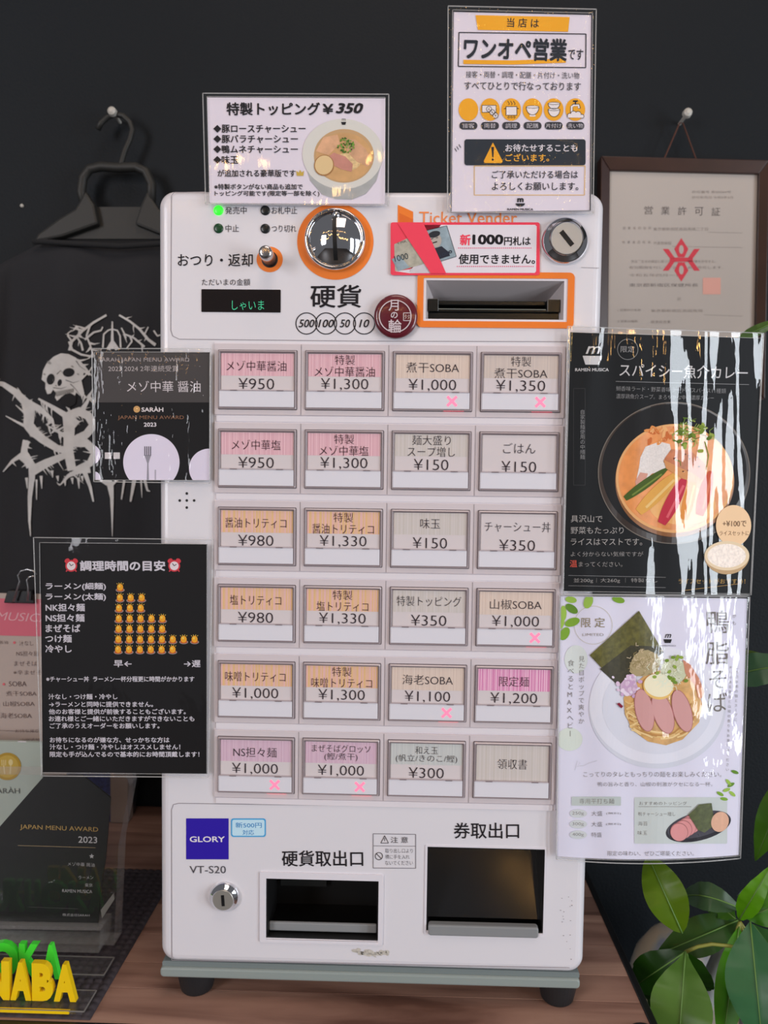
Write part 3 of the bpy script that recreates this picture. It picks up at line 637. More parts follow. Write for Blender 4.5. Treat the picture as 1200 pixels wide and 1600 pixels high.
cv.poly([(464, 275), (463, 267), (467, 270), (469, 265.5), (471.5, 270), (475, 267), (474, 275)], cr, 3)
T('※特製ボタンがない商品も追加で', 335, 473, 292, 9, K, bold=0.015); T('トッピング可能です(限定等一部を除く)', 335.5, 499, 303, 9.5, K, bold=0.015)
def bowl_top(cv, cx, cy, s=1.0):
    e = lambda dx, dy, rx, ry, m, L, rot=0, **k: cv.ell(cx+dx*s, cy+dy*s, rx*s, ry*s, m, L, rot, **k)
    cv.poly([(cx-62*s, cy-8*s), (cx-60*s, cy+12*s), (cx-50*s, cy+42*s), (cx-32*s, cy+63*s), (cx-12*s, cy+70*s), (cx+14*s, cy+71*s), (cx+36*s, cy+62*s), (cx+52*s, cy+42*s), (cx+61*s, cy+12*s), (cx+63*s, cy-8*s)], mat('bowl_side', (170, 172, 172), 0.5, k=1.1, var=0.08, vscale=120), 2)
    e(0, 0, 63, 55, ink(214, 212, 206), 3); e(2, 3, 47, 42, ink(196, 160, 118), 4); e(2, 5, 44, 38, mat('soup', (206, 162, 110), 0.4, k=1.1, var=0.12, vscale=90), 5)
    e(8, 12, 20, 14, mat('noodle_print', (222, 192, 140), 0.5, k=1.1, var=0.2, vscale=500), 6)
    cv.poly([(cx+2*s, cy-25*s), (cx+20*s, cy-22*s), (cx+36*s, cy-8*s), (cx+47*s, cy+14*s), (cx+38*s, cy+20*s), (cx+22*s, cy+12*s), (cx+8*s, cy-2*s)], mat('chashu_print', (206, 160, 124), 0.5, k=1.15, var=0.14, vscale=150), 7)
    cv.poly([(cx-42*s, cy-4*s), (cx-30*s, cy-26*s), (cx-8*s, cy-30*s), (cx-4*s, cy-16*s), (cx-22*s, cy+2*s)], mat('chashu_print', (216, 168, 130), 0.5, k=1.15, var=0.14, vscale=150), 7)
    cv.poly([(cx-24*s, cy+6*s), (cx-14*s, cy-2*s), (cx+4*s, cy+4*s), (cx+16*s, cy+16*s), (cx+14*s, cy+28*s), (cx-2*s, cy+24*s), (cx-14*s, cy+18*s)], mat('duck_print', (192, 132, 118), 0.5, k=1.15, var=0.1, vscale=150), 8)
    e(-29, 18, 15.5, 16.5, ink(168, 122, 76), 9, 20); e(-29, 17.5, 14, 15, ink(222, 194, 146), 10, 20)
    random.seed(5); gr = [ink(92, 140, 46), ink(122, 166, 70), ink(60, 100, 36)]
    for k in range(60):
        a, r = random.random()*6.28, random.random()**.5*13; e(5+r*math.cos(a), -13+r*math.sin(a)*.9, 1.6, 1.1, gr[k % 3], 11+k % 3, random.random()*180, n=8)
cv.flush('text_print', tA)
bowl_top(cv, 535.5, 241)
cv.poly([(533, 191), (541, 191), (539.5, 195.5), (534.5, 195.5)], K, 6); T('m', 534.5, 540, 187.5, 3.5, K, L=6)
cv.bake('ramen_picture', tA)
# --- one-person operation notice
gB = sines(-0.0048, [(0.00028, 17, 3, 0.4), (0.00018, 5, -22, 1.0)])
filmB = film_mat('laminate_film_wavy', 0.006, 0.03, 0.0022, spread=1.3)
tB, cv = poster('laminated_notice', 'tall laminated white notice with orange banner and warning triangle, above the ticket machine', 'notice', [(700, 11), (931, 16), (926, 334), (699, 332)], [(707, 17), (925.5, 22), (922.8, 330.5), (703.8, 333)], gB, ink(222, 214, 226), film=filmB)
T = cv.text; og = ink(240, 168, 44); dk = ink(44, 44, 50)
cv.frame([(708, 18), (924.5, 23), (922, 329.5), (704.6, 332)], 1.4, dk, 2)
cv.poly([(743, 24), (890, 27), (887.5, 50), (746.5, 47)], og, 2); T('当 店 は', 792, 842, 35.5, 14.5, dk, y1=37, bold=0.01)
cv.frame([(717, 51), (915.5, 53.5), (915, 106), (716, 104)], 1.5, dk, 2)
cv.line([(724, 97), (800, 98), (884, 95)], 6.5, og, 2); T('ワンオペ営業', 724.5, 886, 75.5, 36, ink(44, 48, 56), y1=79, bold=0.03); T('です', 887.5, 911, 85, 17, dk, y1=86, bold=0.01)
cv.flush('heading_print', tB); g5 = ink(88, 86, 90); T('接客・両替・調理・配膳・片付け・洗い物', 728, 905, 116.5, 10.5, g5, y1=118.5); T('すべてひとりで行なっております', 725.5, 907.5, 134, 13.5, g5, y1=135.5, bold=0.01)
for k, (cx, s_) in enumerate(((731.8, '接客'), (765.5, '両替'), (798.7, '調理'), (832, '配膳'), (865, '片付け'), (898.8, '洗い物'))):
    cv.ell(cx, 171.5, 15.3, 17.6, og, 2); cv.rect(cx-14, 190.8, cx+14, 202.6, ink(60, 60, 66), 2, 5.5); T(s_, cx-(9 if len(s_) == 2 else 12), cx+(9 if len(s_) == 2 else 12), 196.8, 7.5, M_white); cv.flush('round_icon', tB)
W1 = ink(232, 224, 226)
cv.rect(753, 165, 775, 176, W1, 3); cv.frame([(753, 165), (775, 165), (775, 176), (753, 176)], 0.8, dk, 4)
for a, b in ((764, 171), (769, 176), (774, 181)): cv.ell(a, b, 4.4, 4.6, W1, 5); cv.ring(a, b, 4.4, 4.6, .8, dk, 6, n=20); T('¥', a-1.6, a+1.6, b, 4, dk, L=7)
cv.rect(790.5, 167, 807.5, 180.5, W1, 3, 2); cv.frame([(790.5, 167), (807.5, 167), (807.5, 180.5), (790.5, 180.5)], .9, dk, 4); cv.line([(787.5, 170), (790.5, 170)], 1.2, dk, 4); cv.line([(807.5, 170), (810.5, 170)], 1.2, dk, 4)
for k in range(3):
    cv.line([(794.5+k*4.5+1.2*math.sin(q), 164.5-q*1.3) for q in range(6)], .8, dk, 4); cv.ring(794.5+k*4.5, 183.5, 1.6, 1.8, .6, dk, 4, n=12)
def halfbowl(cx, cy, r, d):
    cv.ell(cx, cy, r, d, W1, 3, a0=0, a1=180); cv.ell(cx, cy, r, r*.24, W1, 4); cv.ring(cx, cy, r, r*.24, .7, dk, 5, n=24); cv.line([(cx+r*math.cos(q/10*math.pi), cy+d*math.sin(q/10*math.pi)) for q in range(11)], .8, dk, 5)
halfbowl(832, 167.5, 10, 12.5); cv.rect(827.5, 179.5, 836.5, 182.5, W1, 3); halfbowl(865.5, 162, 9.3, 9); halfbowl(865.5, 171.5, 9.3, 11.5)
cv.line([(893, 176), (893, 167), (896, 164.5), (904, 164.5), (905, 170)], 4.6, dk, 3); cv.line([(893, 175.5), (893, 167.3), (896.3, 165), (903.7, 165), (904.4, 169.5)], 3, W1, 4); cv.line([(895, 158.5), (903, 158.5)], 2.5, dk, 4); cv.line([(899, 158), (899, 164)], 2, dk, 4)
for a, b, r in ((890, 181, 4), (896, 178.5, 5), (903, 179, 5), (909, 182, 3.5)): cv.ell(a, b, r, r, dk, 5, n=18); cv.ell(a, b+.3, r-.8, r-.8, W1, 6, n=18)
cv.rect(887, 181, 911, 184.5, W1, 7)
cv.flush('icon_drawings', tB)
cv.rect(725.5, 217.8, 914.8, 258.5, ink(46, 52, 60), 2, 4)
cv.poly([(770, 223), (785.5, 252.5), (783.5, 255.2), (757.5, 255.2), (755.5, 252.5)], og, 4); cv.line([(769.6, 230), (770, 246)], 4.4, dk, 5, w1=2); cv.ell(770, 249.8, 1.9, 1.9, dk, 5, n=14)
T('お待たせすることも', 789.5, 902, 231.5, 12, M_white, bold=0.015); T('ございます。', 789.5, 858, 246.5, 12, ink(236, 172, 60), bold=0.015)
cv.flush('warning_panel', tB)
cv.frame([(741, 259.5), (914, 259.5), (913, 305), (741, 305)], 1.0, ink(220, 178, 90), 2)
T('ご了承いただける場合は', 768.5, 903, 273, 12.5, dk, bold=0.006); T('よろしくお願いします。', 768.5, 903.5, 291.5, 12.5, dk, bold=0.006)
cv.ell(812.8, 318, 7.3, 5, dk, 3, a0=0, a1=180); T('m', 808, 818, 313, 6.5, dk, bold=0.04); T('RAMEN MUSICA', 792.5, 833, 327.3, 3.3, dk, bold=0.03)
for a, b in ((710.5, 232), (713.5, 229), (717, 226)): cv.line([(a, b), (a+3, b+5)], 1, dk, 3)
cv.bake('text_print', tB)
# --- award notice
gC = sines(-0.0042, [(0.0003, 13, 1, 0.2), (0.0002, 3, 18, 0.6)])
filmC = film_mat('laminate_film_crinkled', 0.006, 0.03, 0.0015, spread=1.6)
tC, cv = poster('laminated_award_card', 'small laminated black menu award card with white plate and fork overlapping the black t-shirt', 'card', [(144.5, 545), (329.5, 545), (328.5, 755), (147.5, 752.5)], [(148.8, 550.5), (328.5, 550.5), (327.8, 750.5), (149, 750)], gC, M_paperblk, film=filmC)
T = cv.text; cv.clip = [(149, 551), (328.5, 551), (327.6, 750.3), (149.2, 749.8)]
cv.rect(149, 551, 328.5, 628.8, ink(72, 68, 68), 1)
ss = ink(176, 168, 168); T('SARAH JAPAN MENU AWARD', 154.5, 296, 563, 8, ss); T('2023 2024 2年連続受賞', 169.5, 279, 576, 9.5, ss); T('メゾ中華 醤油', 198.5, 313.5, 604, 17.5, ink(208, 200, 204))
cv.ell(214, 639.5, 5.2, 5.2, ink(204, 160, 104), 3); T('SARÀH', 221.2, 255.5, 639.3, 8.5, ink(214, 206, 208), bold=0.03); T('JAPAN MENU AWARD', 184.5, 287.5, 653, 7, ink(156, 112, 84)); T('2023', 225, 244.5, 663.5, 6.5, M_white, bold=0.02)
cv.flush('text_print', tC); pw = ink(222, 214, 232); cv.ell(236.7, 722.3, 44, 44, pw, 2, n=64); cv.ell(137.5, 710.5, 20, 17.5, pw, 2); cv.ell(327, 732, 31.5, 31, pw, 2, n=64); cv.ell(149, 749, 8.5, 12, pw, 2)
cv.rect(164, 707, 174, 717, ink(206, 200, 202), 2); cv.rect(177.5, 707, 187.5, 717, ink(206, 200, 202), 2); gf = ink(104, 100, 112)
for k in range(4): cv.line([(226.6+k*3, 697.5), (226.6+k*3, 712)], 1.6, gf, 4)
cv.poly([(225.8, 711), (236.6, 711), (234.5, 717), (232.3, 724), (233, 751), (229.5, 751), (230.3, 724), (228, 717)], ink(150, 146, 158), 3); cv.line([(243, 734), (243, 751)], 2.4, ink(176, 170, 186), 3)
cv.clip = None; cv.bake('plate_picture', tC)
# --- cooking-time notice
gD = sines(-0.0046, [(0.0002, 6, 4, 0.7)], kick=lambda X, Z: 0.010*np.clip((-0.18-X)/0.09, 0, 2)**2)
tD, cv = poster('laminated_notice', 'laminated black notice with rows of orange bell icons, left of the menu buttons', 'notice', [(53.5, 839.5), (333, 843), (326, 1213.5), (66, 1211.5)], [(63, 847.5), (324, 850), (323.8, 1209), (66.8, 1206.5)], gD, M_paperblk, cell=0.008)
T = cv.text; wt = ink(206, 202, 212)
T('調理時間の目安', 125, 258.5, 884, 16.5, wt, bold=0.035)
for cx in (111.6, 272.5):
    rd = ink(206, 60, 72)
    for a in (-1, 1): cv.ell(cx+a*6.5, 876, 4.2, 3.2, rd, 2, a*35); cv.line([(cx+a*5, 889), (cx+a*8, 893)], 2, rd, 2)
    cv.ell(cx, 884, 9.2, 9.2, rd, 3); cv.ell(cx, 884, 6.8, 6.8, ink(226, 214, 218), 4); cv.line([(cx, 884), (cx-3, 880)], 1, K, 5); cv.line([(cx, 884), (cx+3.5, 881.5)], 1, K, 5)
cv.flush('heading_print', tD); b_o = ink(240, 164, 40); b_y = ink(250, 206, 90); b_g = ink(150, 140, 136); b_r = ink(196, 92, 40)
for k, (yy, s_, x1, n) in enumerate(((916.5, 'ラーメン(細麺)', 165.8, 1), (932.8, 'ラーメン(太麺)', 165.8, 3), (949, 'NK担々麺', 133, 3), (965.3, 'NS担々麺', 132.5, 5), (981.5, 'まぜそば', 126, 5), (997.7, 'つけ麺', 112.5, 8), (1013.6, '冷やし', 112.3, 6))):
    T(s_, 71.5 if k < 5 else 71, x1, yy, 12.5, wt, bold=0.025); cv.flush('row_lettering', tD)
    for q in range(n):
        bx = 188-0.35*k+17*q-(1 if k > 1 else 0); by = yy+1.8
        cv.ell(bx, by+3.6, 7, 3.2, b_g, 2, n=20); cv.ell(bx, by+3.2, 5.6, 2.6, b_r, 3, n=20); cv.ell(bx, by-1, 4.7, 5.4, b_o, 4, n=20); cv.ell(bx-1, by-2.6, 1.8, 2, b_y, 5, n=12)
        for a in (-4.6, -1.7, 1.7, 4.6): cv.line([(bx+a*.9, by-6.8+abs(a)*.25), (bx+a*1.15, by-8.8+abs(a)*.4)], .8, b_y, 4)
        cv.flush('bell_icon', tD)
T('早←', 178, 206, 1036.8, 11, wt, bold=0.02); T('→遅', 287.5, 313.5, 1036.8, 11, wt, bold=0.02)
for s_, x0, x1, yy in (('※チャーシュー丼  ラーメン一杯分程更に時間がかかります', 72.5, 304, 1060.8), ('汁なし・つけ麺・冷やし', 76, 184, 1088.3), ('→ラーメンと同時に提供できません。', 77, 239.5, 1100.2), ('他のお客様と提供が前後することもございます。', 76.5, 290.5, 1111.6),
                       ('お連れ様とご一緒にいただきますができないことも', 76.5, 304, 1122.7), ('ご了承のうえオーダーをお願いします。', 78, 249.5, 1133.8), ('お待ちになるのが嫌な方、せっかちな方は', 78, 265, 1155.8), ('汁なし・つけ麺・冷やしはオススメしません！', 78, 282, 1166.8), ('限定も手が込んでるので基本的にお時間頂戴します！', 78, 311.8, 1178.3)):
    T(s_, x0, x1, yy, 8.8, wt, bold=0.022, res=2)
cv.bake('text_print', tD)
# --- curry poster
def away(X, Z): return 0.022*np.clip((X-0.165)/0.12, 0, 2)**2-0.0030*np.exp(-((X-0.156-0.004*np.sin(Z*25))/0.0085)**2)
gE = sines(-0.0058, [(0.00042, 34, 2.2, 0.5), (0.00010, 61, -3.5, 2.0), (0.0004, 15, 5, 1.1)], kick=away)
filmE = film_mat('laminate_film_glossy', 0.006, 0.02, 0.0003, ior=1.62)
tE, cv = poster('laminated_menu_poster', 'glossy laminated black poster of a curry ramen bowl, upper right beside the machine', 'poster', [(886.5, 510.5), (1192.5, 521), (1172.5, 929.5), (879.5, 928)], [(890.6, 519.3), (1191, 529), (1171, 927.5), (879.6, 923.5)], gE, ink(20, 23, 26), film=filmE, cell=0.004)
T = cv.text; cw = ink(206, 204, 206); cwd = ink(150, 150, 152)
cv.clip = [(890.8, 520), (1190.5, 529.5), (1170.7, 927), (880, 923.2)]
T('m', 915, 938.5, 547, 12, cw, it=0.3, bold=0.01); cv.poly([(910, 556), (940.8, 556.3), (936, 570), (914.5, 569.8)], cw, 3); T('RAMEN MUSICA', 898.5, 951, 577.8, 5, cw, bold=0.02)
cv.ring(980.6, 546, 16.3, 16.3, .7, cwd, 3); T('限定', 969.5, 991.5, 545.7, 10, cwd)
T('スパイシー魚介カレー', 968, 1168, 578, 21, cw, y1=583, bold=0.004); cv.line([(962, 596), (1170, 601)], .7, cwd, 2)
T('鯛香味ラード・野菜香味ラード・スパイス11種類', 962.5, 1134, 607, 7.5, cwd, y1=611); T('濃厚鶏魚介スープ。まろやかな中に濃厚カレー', 962.5, 1115, 619, 7.5, cwd, y1=622)
cv.frame([(896, 607), (914, 607), (914, 758), (896, 758)], .5, ink(70, 70, 72), 2); cv.vtext('自家製麺使用の中細麺', 910, 640, 718, 7, cwd)
cv.flush('heading_print', tE)
cv.ell(1053, 739, 119, 111, ink(120, 112, 104), 2, n=90); cv.ell(1053, 739, 117.5, 109.5, mat('dark_bowl', (52, 40, 34), 0.3, k=1.1, var=0.5, vscale=18), 3, n=90); cv.ell(1053, 735, 113, 104, ink(26, 26, 28), 4, n=90)
cv.ell(1054, 752, 93, 87, mat('bowl_glow', (150, 96, 50), 0.4, var=0.2, vscale=40), 5, n=80)
crr = mat('curry_print', (220, 142, 78), 0.4, k=1.25, var=0.16, vscale=90); cv.ell(1054, 747.5, 92, 85, ink(232, 176, 118), 6, n=80); cv.ell(1054, 747, 88, 81, crr, 7, n=80)
cv.ell(1066, 790, 52, 30, mat('curry_light', (232, 168, 96), 0.4, k=1.25, var=0.1, vscale=60), 8)
random.seed(11)
rice = mat('rice_print', (222, 214, 210), 0.5, k=1.2, var=0.1, vscale=700)
cv.poly([(1000, 715), (1008, 698), (1030, 690), (1046, 694), (1050, 712), (1040, 735), (1018, 740), (1006, 752), (994, 748), (998, 730)], rice, 9)
cv.poly([(992, 752), (1000, 738), (1012, 740), (1004, 760), (994, 764)], ink(216, 160, 142), 10)
for k in range(26): cv.ell(1012+random.random()*66, 668+random.random()*22, 3+random.random()*4, 1.5+random.random()*2, (ink(206, 112, 56), ink(228, 150, 84), ink(240, 180, 120))[k % 3], 9, random.random()*180, n=10)
meat = mat('meat_print', (190, 112, 68), 0.5, k=1.2, var=0.25, vscale=140)
cv.poly([(1038, 716), (1048, 702), (1078, 704), (1100, 724), (1102, 742), (1094, 752), (1068, 746), (1050, 734), (1036, 722)], meat, 12)
cv.poly([(1036, 718), (1056, 728), (1082, 740), (1096, 750), (1092, 756), (1066, 748), (1040, 732)], ink(214, 150, 96), 13)
for k in range(10): cv.ell(1052+random.random()*40, 708+random.random()*32, 1.6, 1.2, ink(92, 44, 26), 14, n=8)
def pod(a, b, w_, mt, L, hl=None):
    n = 10; dx, dy = b[0]-a[0], b[1]-a[1]; l = math.hypot(dx, dy); nx, ny = -dy/l, dx/l; up = []; dn = []
    for i in range(n+1):
        t = i/n; q = w_/2*(math.sin(math.pi*min(1, t*0.85+0.12)))**0.55; up.append((a[0]+dx*t+nx*q, a[1]+dy*t+ny*q)); dn.append((a[0]+dx*t-nx*q, a[1]+dy*t-ny*q))
    cv.poly(up+dn[::-1], mt, L)
    if hl: cv.line([(a[0]+dx*t+nx*w_*.15, a[1]+dy*t+ny*w_*.15) for t in (0.15, 0.4, 0.65, 0.85)], w_*.18, hl, L+1)
pod((976, 779), (1042, 732), 14, ink(74, 96, 34), 11, ink(120, 140, 60)); pod((997, 800), (1060, 738), 22, ink(226, 170, 84), 11, ink(240, 200, 130)); pod((1092, 805), (1110, 736), 20, ink(206, 92, 64), 11, ink(226, 130, 96))
pod((1068, 812), (1084, 748), 18, ink(228, 150, 70), 11, ink(240, 184, 110)); pod((1033, 818), (1070, 746), 22, ink(196, 50, 72), 12, ink(222, 100, 112))
gA_ = [ink(110, 132, 48), ink(144, 160, 72), ink(84, 108, 36), ink(176, 186, 104)]
for k in range(40):
    a, b = 1078+random.gauss(0, 15), 680+random.gauss(0, 11); c_ = random.random()*6.28; cv.line([(a, b), (a+9*math.cos(c_), b+6*math.sin(c_)), (a+16*math.cos(c_+.5), b+12*math.sin(c_+.5))], 2.2, gA_[k % 4], 14+k % 3, w1=.8)
for k in range(12): a, b = 1085+random.gauss(0, 18), 686+random.gauss(0, 9); cv.ell(a, b, 5, 3, gA_[k % 3], 17, random.random()*180, n=12)
cv.line([(1100, 690), (1106, 712), (1102, 734)], 2, gA_[0], 17, w1=1)
T('m', 1061, 1071, 640, 6, cw, it=0.3, bold=0.01); cv.poly([(1058.5, 644.5), (1074, 644.8), (1071.5, 652), (1061.5, 652)], cw, 3); T('RAMEN MUSICA', 1050, 1082, 657, 3, cwd)
cv.flush('curry_picture', tE)
cv.ell(1145, 821, 27.5, 32, ink(236, 200, 160), 18); T('+¥100で', 1128, 1165, 818, 9, ink(110, 84, 66), L=21); T('ライスセットに', 1123, 1169, 833, 7, ink(110, 84, 66), L=21)
cv.ell(1134.5, 868, 35, 29, ink(190, 158, 120), 19, a0=0, a1=180); cv.ell(1134.5, 868, 35, 23, ink(226, 204, 172), 20); cv.ell(1134, 868, 30, 18.5, mat('rice_pink', (236, 216, 204), 0.5, k=1.2, var=0.15, vscale=500), 21)
cv.flush('rice_bowl_picture', tE)
for s_, x1, yy, h in (('具沢山で', 941, 810.5, 11), ('野菜もたっぷり', 974, 828.5, 11), ('ライスはマストです。', 1003, 846.5, 10.5), ('よく分からない気候ですが', 1004.5, 865.5, 7.5)): T(s_, 891.5, x1, yy, h, ink(170, 166, 164), L=8)
T('温', 890, 901.5, 880.5, 11, ink(206, 86, 70), L=8, bold=0.01); T('まってください。', 904, 972, 881.5, 7.5, ink(170, 166, 164), L=8)
cv.line([(888, 899), (1040, 902)], .5, cwd, 2); cv.line([(888, 915), (1040, 918)], .5, cwd, 2)
T('並200g｜大260g ｜ 特製なし', 896, 1027, 907, 8, ink(170, 166, 164)); T('ライスセットがおすすめ！', 1060, 1164, 908, 8, ink(214, 170, 90)); cv.line([(1065, 923), (1155, 912)], .6, ink(190, 150, 80), 2)
cv.clip = None; cv.bake('text_print', tE)
# --- duck soba poster
gF = sines(-0.0040, [(0.0006, 27, 3, 1.5), (0.0004, 12, -14, 0.2)], kick=lambda X, Z: 0.020*np.clip((X-0.165)/0.12, 0, 2)**2)
filmF = film_mat('laminate_film_soft', 0.006, 0.03, 0.0014, ior=1.5)
tF, cv = poster('laminated_menu_poster', 'laminated white poster of duck soba with seaweed sheet, lower right beside the machine', 'poster', [(874, 929), (1170.5, 932), (1156, 1340), (868.5, 1341)], [(876, 931), (1167, 935), (1154, 1336), (869.5, 1338)], gF, ink(222, 220, 238), film=filmF, sagl=(0, 0, 0.004, 0), sagp=(0, 0, 0.003, 0), cell=0.005)
T = cv.text; cv.clip = [(876.5, 932), (1166.5, 936), (1153.5, 1336.5), (870, 1338.5)]
cv.ell(1027, 1105.5, 107, 95, ink(210, 212, 224), 1, n=80); cv.ell(1026, 1101, 105, 92, ink(226, 226, 238), 2, n=80); cv.ell(1027, 1104, 86, 74, ink(217, 218, 230), 3, n=80)
lf = [ink(126, 168, 54), ink(156, 192, 80), ink(100, 142, 46)]
for a, b, r1, r2, ro in ((892, 937, 9, 5, 10), (893, 951, 11, 6, 35), (919, 940, 7, 11, 20), (966, 937, 10, 5, 15), (894, 972, 12, 6.5, -20), (880, 958, 5, 12, 0), (882, 990, 7, 11, 30), (877, 975, 4, 9, 20)): cv.ell(a, b, r1, r2, lf[int(a) % 3], 4, ro, n=20)
fg = ink(196, 208, 170); cv.ell(890, 1155, 20, 18, ink(214, 222, 214), 1); cv.ell(900, 1030, 18, 22, ink(216, 222, 220), 1)
cv.ring(926.6, 976.6, 30, 30, .5, ink(190, 180, 150), 3); T('限 定', 908, 945, 972.5, 15.5, ink(140, 128, 96)); T('LIMITED', 909.8, 942.8, 991.5, 4, ink(140, 130, 112))
cv.flush('plate_and_leaf_print', tF)
nori = mat('nori_print', (96, 92, 38), 0.5, k=1.1, var=0.35, vscale=260)
cv.poly([(921, 1023.5), (998, 954), (1036.5, 1019), (965, 1070.5)], nori, 6); cv.poly([(937, 1045), (985, 1008), (1030, 1010), (1036.5, 1019), (965, 1070.5)], mat('nori_dark', (62, 58, 34), 0.5, var=0.3, vscale=300), 7)
noo = mat('noodle_base', (206, 160, 96), 0.5, k=1.2, var=0.2, vscale=150)
cv.poly([(974, 1090), (984, 1075), (1010, 1052), (1060, 1040), (1086, 1066), (1097, 1100), (1092, 1128), (1066, 1155), (1040, 1164), (1012, 1158), (990, 1142), (976, 1116)], noo, 8)
nl = [ink(226, 190, 128), ink(214, 172, 108), ink(236, 206, 150), ink(190, 140, 82)]
random.seed(21)
for k in range(26):
    a0 = 3.3-k*0.12; r_ = 44+random.random()*12; p = []
    for q in range(7): aa = a0-q*0.12; p.append((1034+(r_+6*math.sin(q))*math.cos(aa), 1106+(r_-6)*math.sin(aa)))
    cv.line(p, 2.6, nl[k % 4], 9+k % 4)
for k in range(12): yy = 1095+k*4.4; cv.line([(976+q*5+k*.9, yy+4*math.sin(q*.9+k)) for q in range(4)], 2.4, nl[k % 3], 13)
brn = ink(206, 188, 156); cv.poly([(984, 1050), (983, 1040), (990, 1024), (1000, 1016), (1012, 1015), (1026, 1022), (1032, 1034), (1026, 1048), (1008, 1056), (992, 1056)], ink(176, 160, 122), 13)
cv.ell(1052, 1048, 20, 20, ink(204, 206, 176), 13); cv.ell(982, 1073, 14, 14, ink(206, 176, 204), 13, n=9)
for k in range(90): a, b = 1004+random.gauss(0, 11), 1033+random.gauss(0, 8); c_ = random.random()*6.28; cv.line([(a, b), (a+4*math.cos(c_), b+3*math.sin(c_)), (a+7*math.cos(c_+1), b+6*math.sin(c_+1))], 1.1, (brn, ink(182, 164, 124), ink(150, 134, 92))[k % 3], 14)
for k in range(44): a, b = 982+random.gauss(0, 8), 1072+random.gauss(0, 9); q = 2+random.random()*2.5; cv.ell(a, b, q, q*.75, (ink(222, 196, 220), ink(204, 168, 204), ink(232, 218, 234))[k % 3], 15, random.random()*180, n=7)
cv.poly([(963, 1099), (967, 1097), (973, 1103), (970, 1106)], ink(130, 34, 54), 16)
cv.poly([(1066, 1030), (1078, 1038), (1092, 1060), (1099, 1080), (1096, 1090), (1090, 1086), (1084, 1068), (1070, 1052)], ink(206, 140, 112), 14); cv.ell(1094, 1082, 5, 9, ink(228, 170, 140), 15, 10)
dk_ = [ink(204, 154, 152), ink(198, 136, 142)]
def slice_(a, b, w_, L, rot):
    cv.ell(a, b, w_+1, 34, ink(176, 112, 112), L, rot); cv.ell(a, b, w_, 33, dk_[0], L+1, rot)
slice_(1006, 1109, 13.5, 16, -12); slice_(1035, 1113, 14.5, 16, -18); slice_(1065, 1110, 13.5, 16, -16)
cv.ell(1028, 1072, 24, 20, ink(226, 186, 110), 18, 12); cv.ell(1028, 1070, 22.5, 18, ink(234, 226, 196), 19, 12)
for k in range(70):
    a, b = 1045+random.gauss(0, 12), 1049+random.gauss(0, 13); c_ = random.random()*6.28
    cv.line([(a, b), (a+7*math.cos(c_), b+5*math.sin(c_)), (a+12*math.cos(c_+.7), b+10*math.sin(c_+.7))], .9, ink(222, 226, 204), 20)
for k in range(16): cv.ell(1044+random.gauss(0, 12), 1046+random.gauss(0, 13), 3.4, 2.6, (ink(140, 164, 70), ink(112, 140, 52))[k % 2], 21, random.random()*180, n=12)
T('m', 1038.5, 1048.5, 993.5, 6, K, it=0.3, bold=0.01); cv.poly([(1036.5, 998.5), (1049.5, 998.8), (1047.5, 1004.5), (1038.5, 1004.5)], K, 4); T('RAMEN MUSICA', 1032, 1056, 1008.8, 2.4, K)
cv.flush('soba_picture', tF); gt = ink(122, 116, 112)
cv.vtext('鴨', 1120.8, 953, 991, 34, gt); cv.vtext('脂', 1120.8, 1002, 1040, 34, gt); cv.vtext('そ', 1121.5, 1045, 1078, 30, gt); cv.vtext('ば', 1119.5, 1080, 1116, 30, gt); cv.vtext('かも', 1147, 957, 979, 6, gt)
cv.vtext('見た目ポップで爽やか', 908.7, 1024, 1132, 8.5, gt, x1=908); cv.vtext('食べるとMAXヘビー', 892, 1030, 1152, 9.5, gt, x1=890.5)
cv.vtext('この日本鴨の脂とスープに', 1151.5, 1039, 1128, 4.6, gt, x1=1149); cv.vtext('キレのある醤油と山椒の香りをお楽しみください', 1141.5, 1039, 1206, 4.6, gt, x1=1136)
T('こってりのタレともっちりの麺をお楽しみください。', 911.5, 1127, 1209.5, 8.5, gt); T('鴨の旨みと香り、山椒の刺激がクセになる一杯。', 933.5, 1113, 1225, 6.8, gt)
cv.line([(898, 1203), (902, 1188), (906, 1192), (901, 1197), (912, 1196), (920, 1192), (933, 1188)], .5, ink(190, 190, 196), 3)
gb = ink(190, 198, 196); cv.rect(893, 1244.5, 970, 1258.5, gb, 2, 1); T('専用平打ち麺', 905, 959.5, 1251.5, 8, gt)
for yy, a, b in ((1270.8, '250g', '大盛'), (1287.5, '300g', '大盛'), (1304, '400g', '特盛')):
    cv.ell(903.5, yy, 13.5, 6.6, ink(206, 210, 212), 2); T(a, 894, 912, yy, 6, gt); T(b, 924, 941 if b == '大盛' else 940, yy, 7.5, gt)
    if b == '大盛': T('(無料)', 947, 970, yy, 4, gt)
cv.rect(991, 1245.5, 1136, 1318, ink(200, 207, 206), 1, 2); T('おすすめのトッピング', 998.5, 1073, 1254.8, 5.5, gt); cv.line([(997, 1260), (1080, 1260)], .5, gt, 3)
T('鴨チャーシュー増し', 997, 1055, 1271.5, 6.5, gt); T('海苔', 996.5, 1011.5, 1286.5, 6.5, gt); T('味玉', 996, 1011, 1301, 6.5, gt)
cv.flush('text_print', tF)
cv.ell(1091, 1291, 52, 22, ink(44, 42, 50), 3, -14); cv.ell(1091, 1288, 50, 19, ink(74, 72, 82), 4, -14)
for k in range(4): cv.ell(1080-k*6.5, 1287+k*4, 14, 14.5, ink(176, 112, 112), 5+2*k, -20); cv.ell(1080-k*6.5, 1287.5+k*4, 13, 13.5, ink(220, 150, 150), 6+2*k, -20)
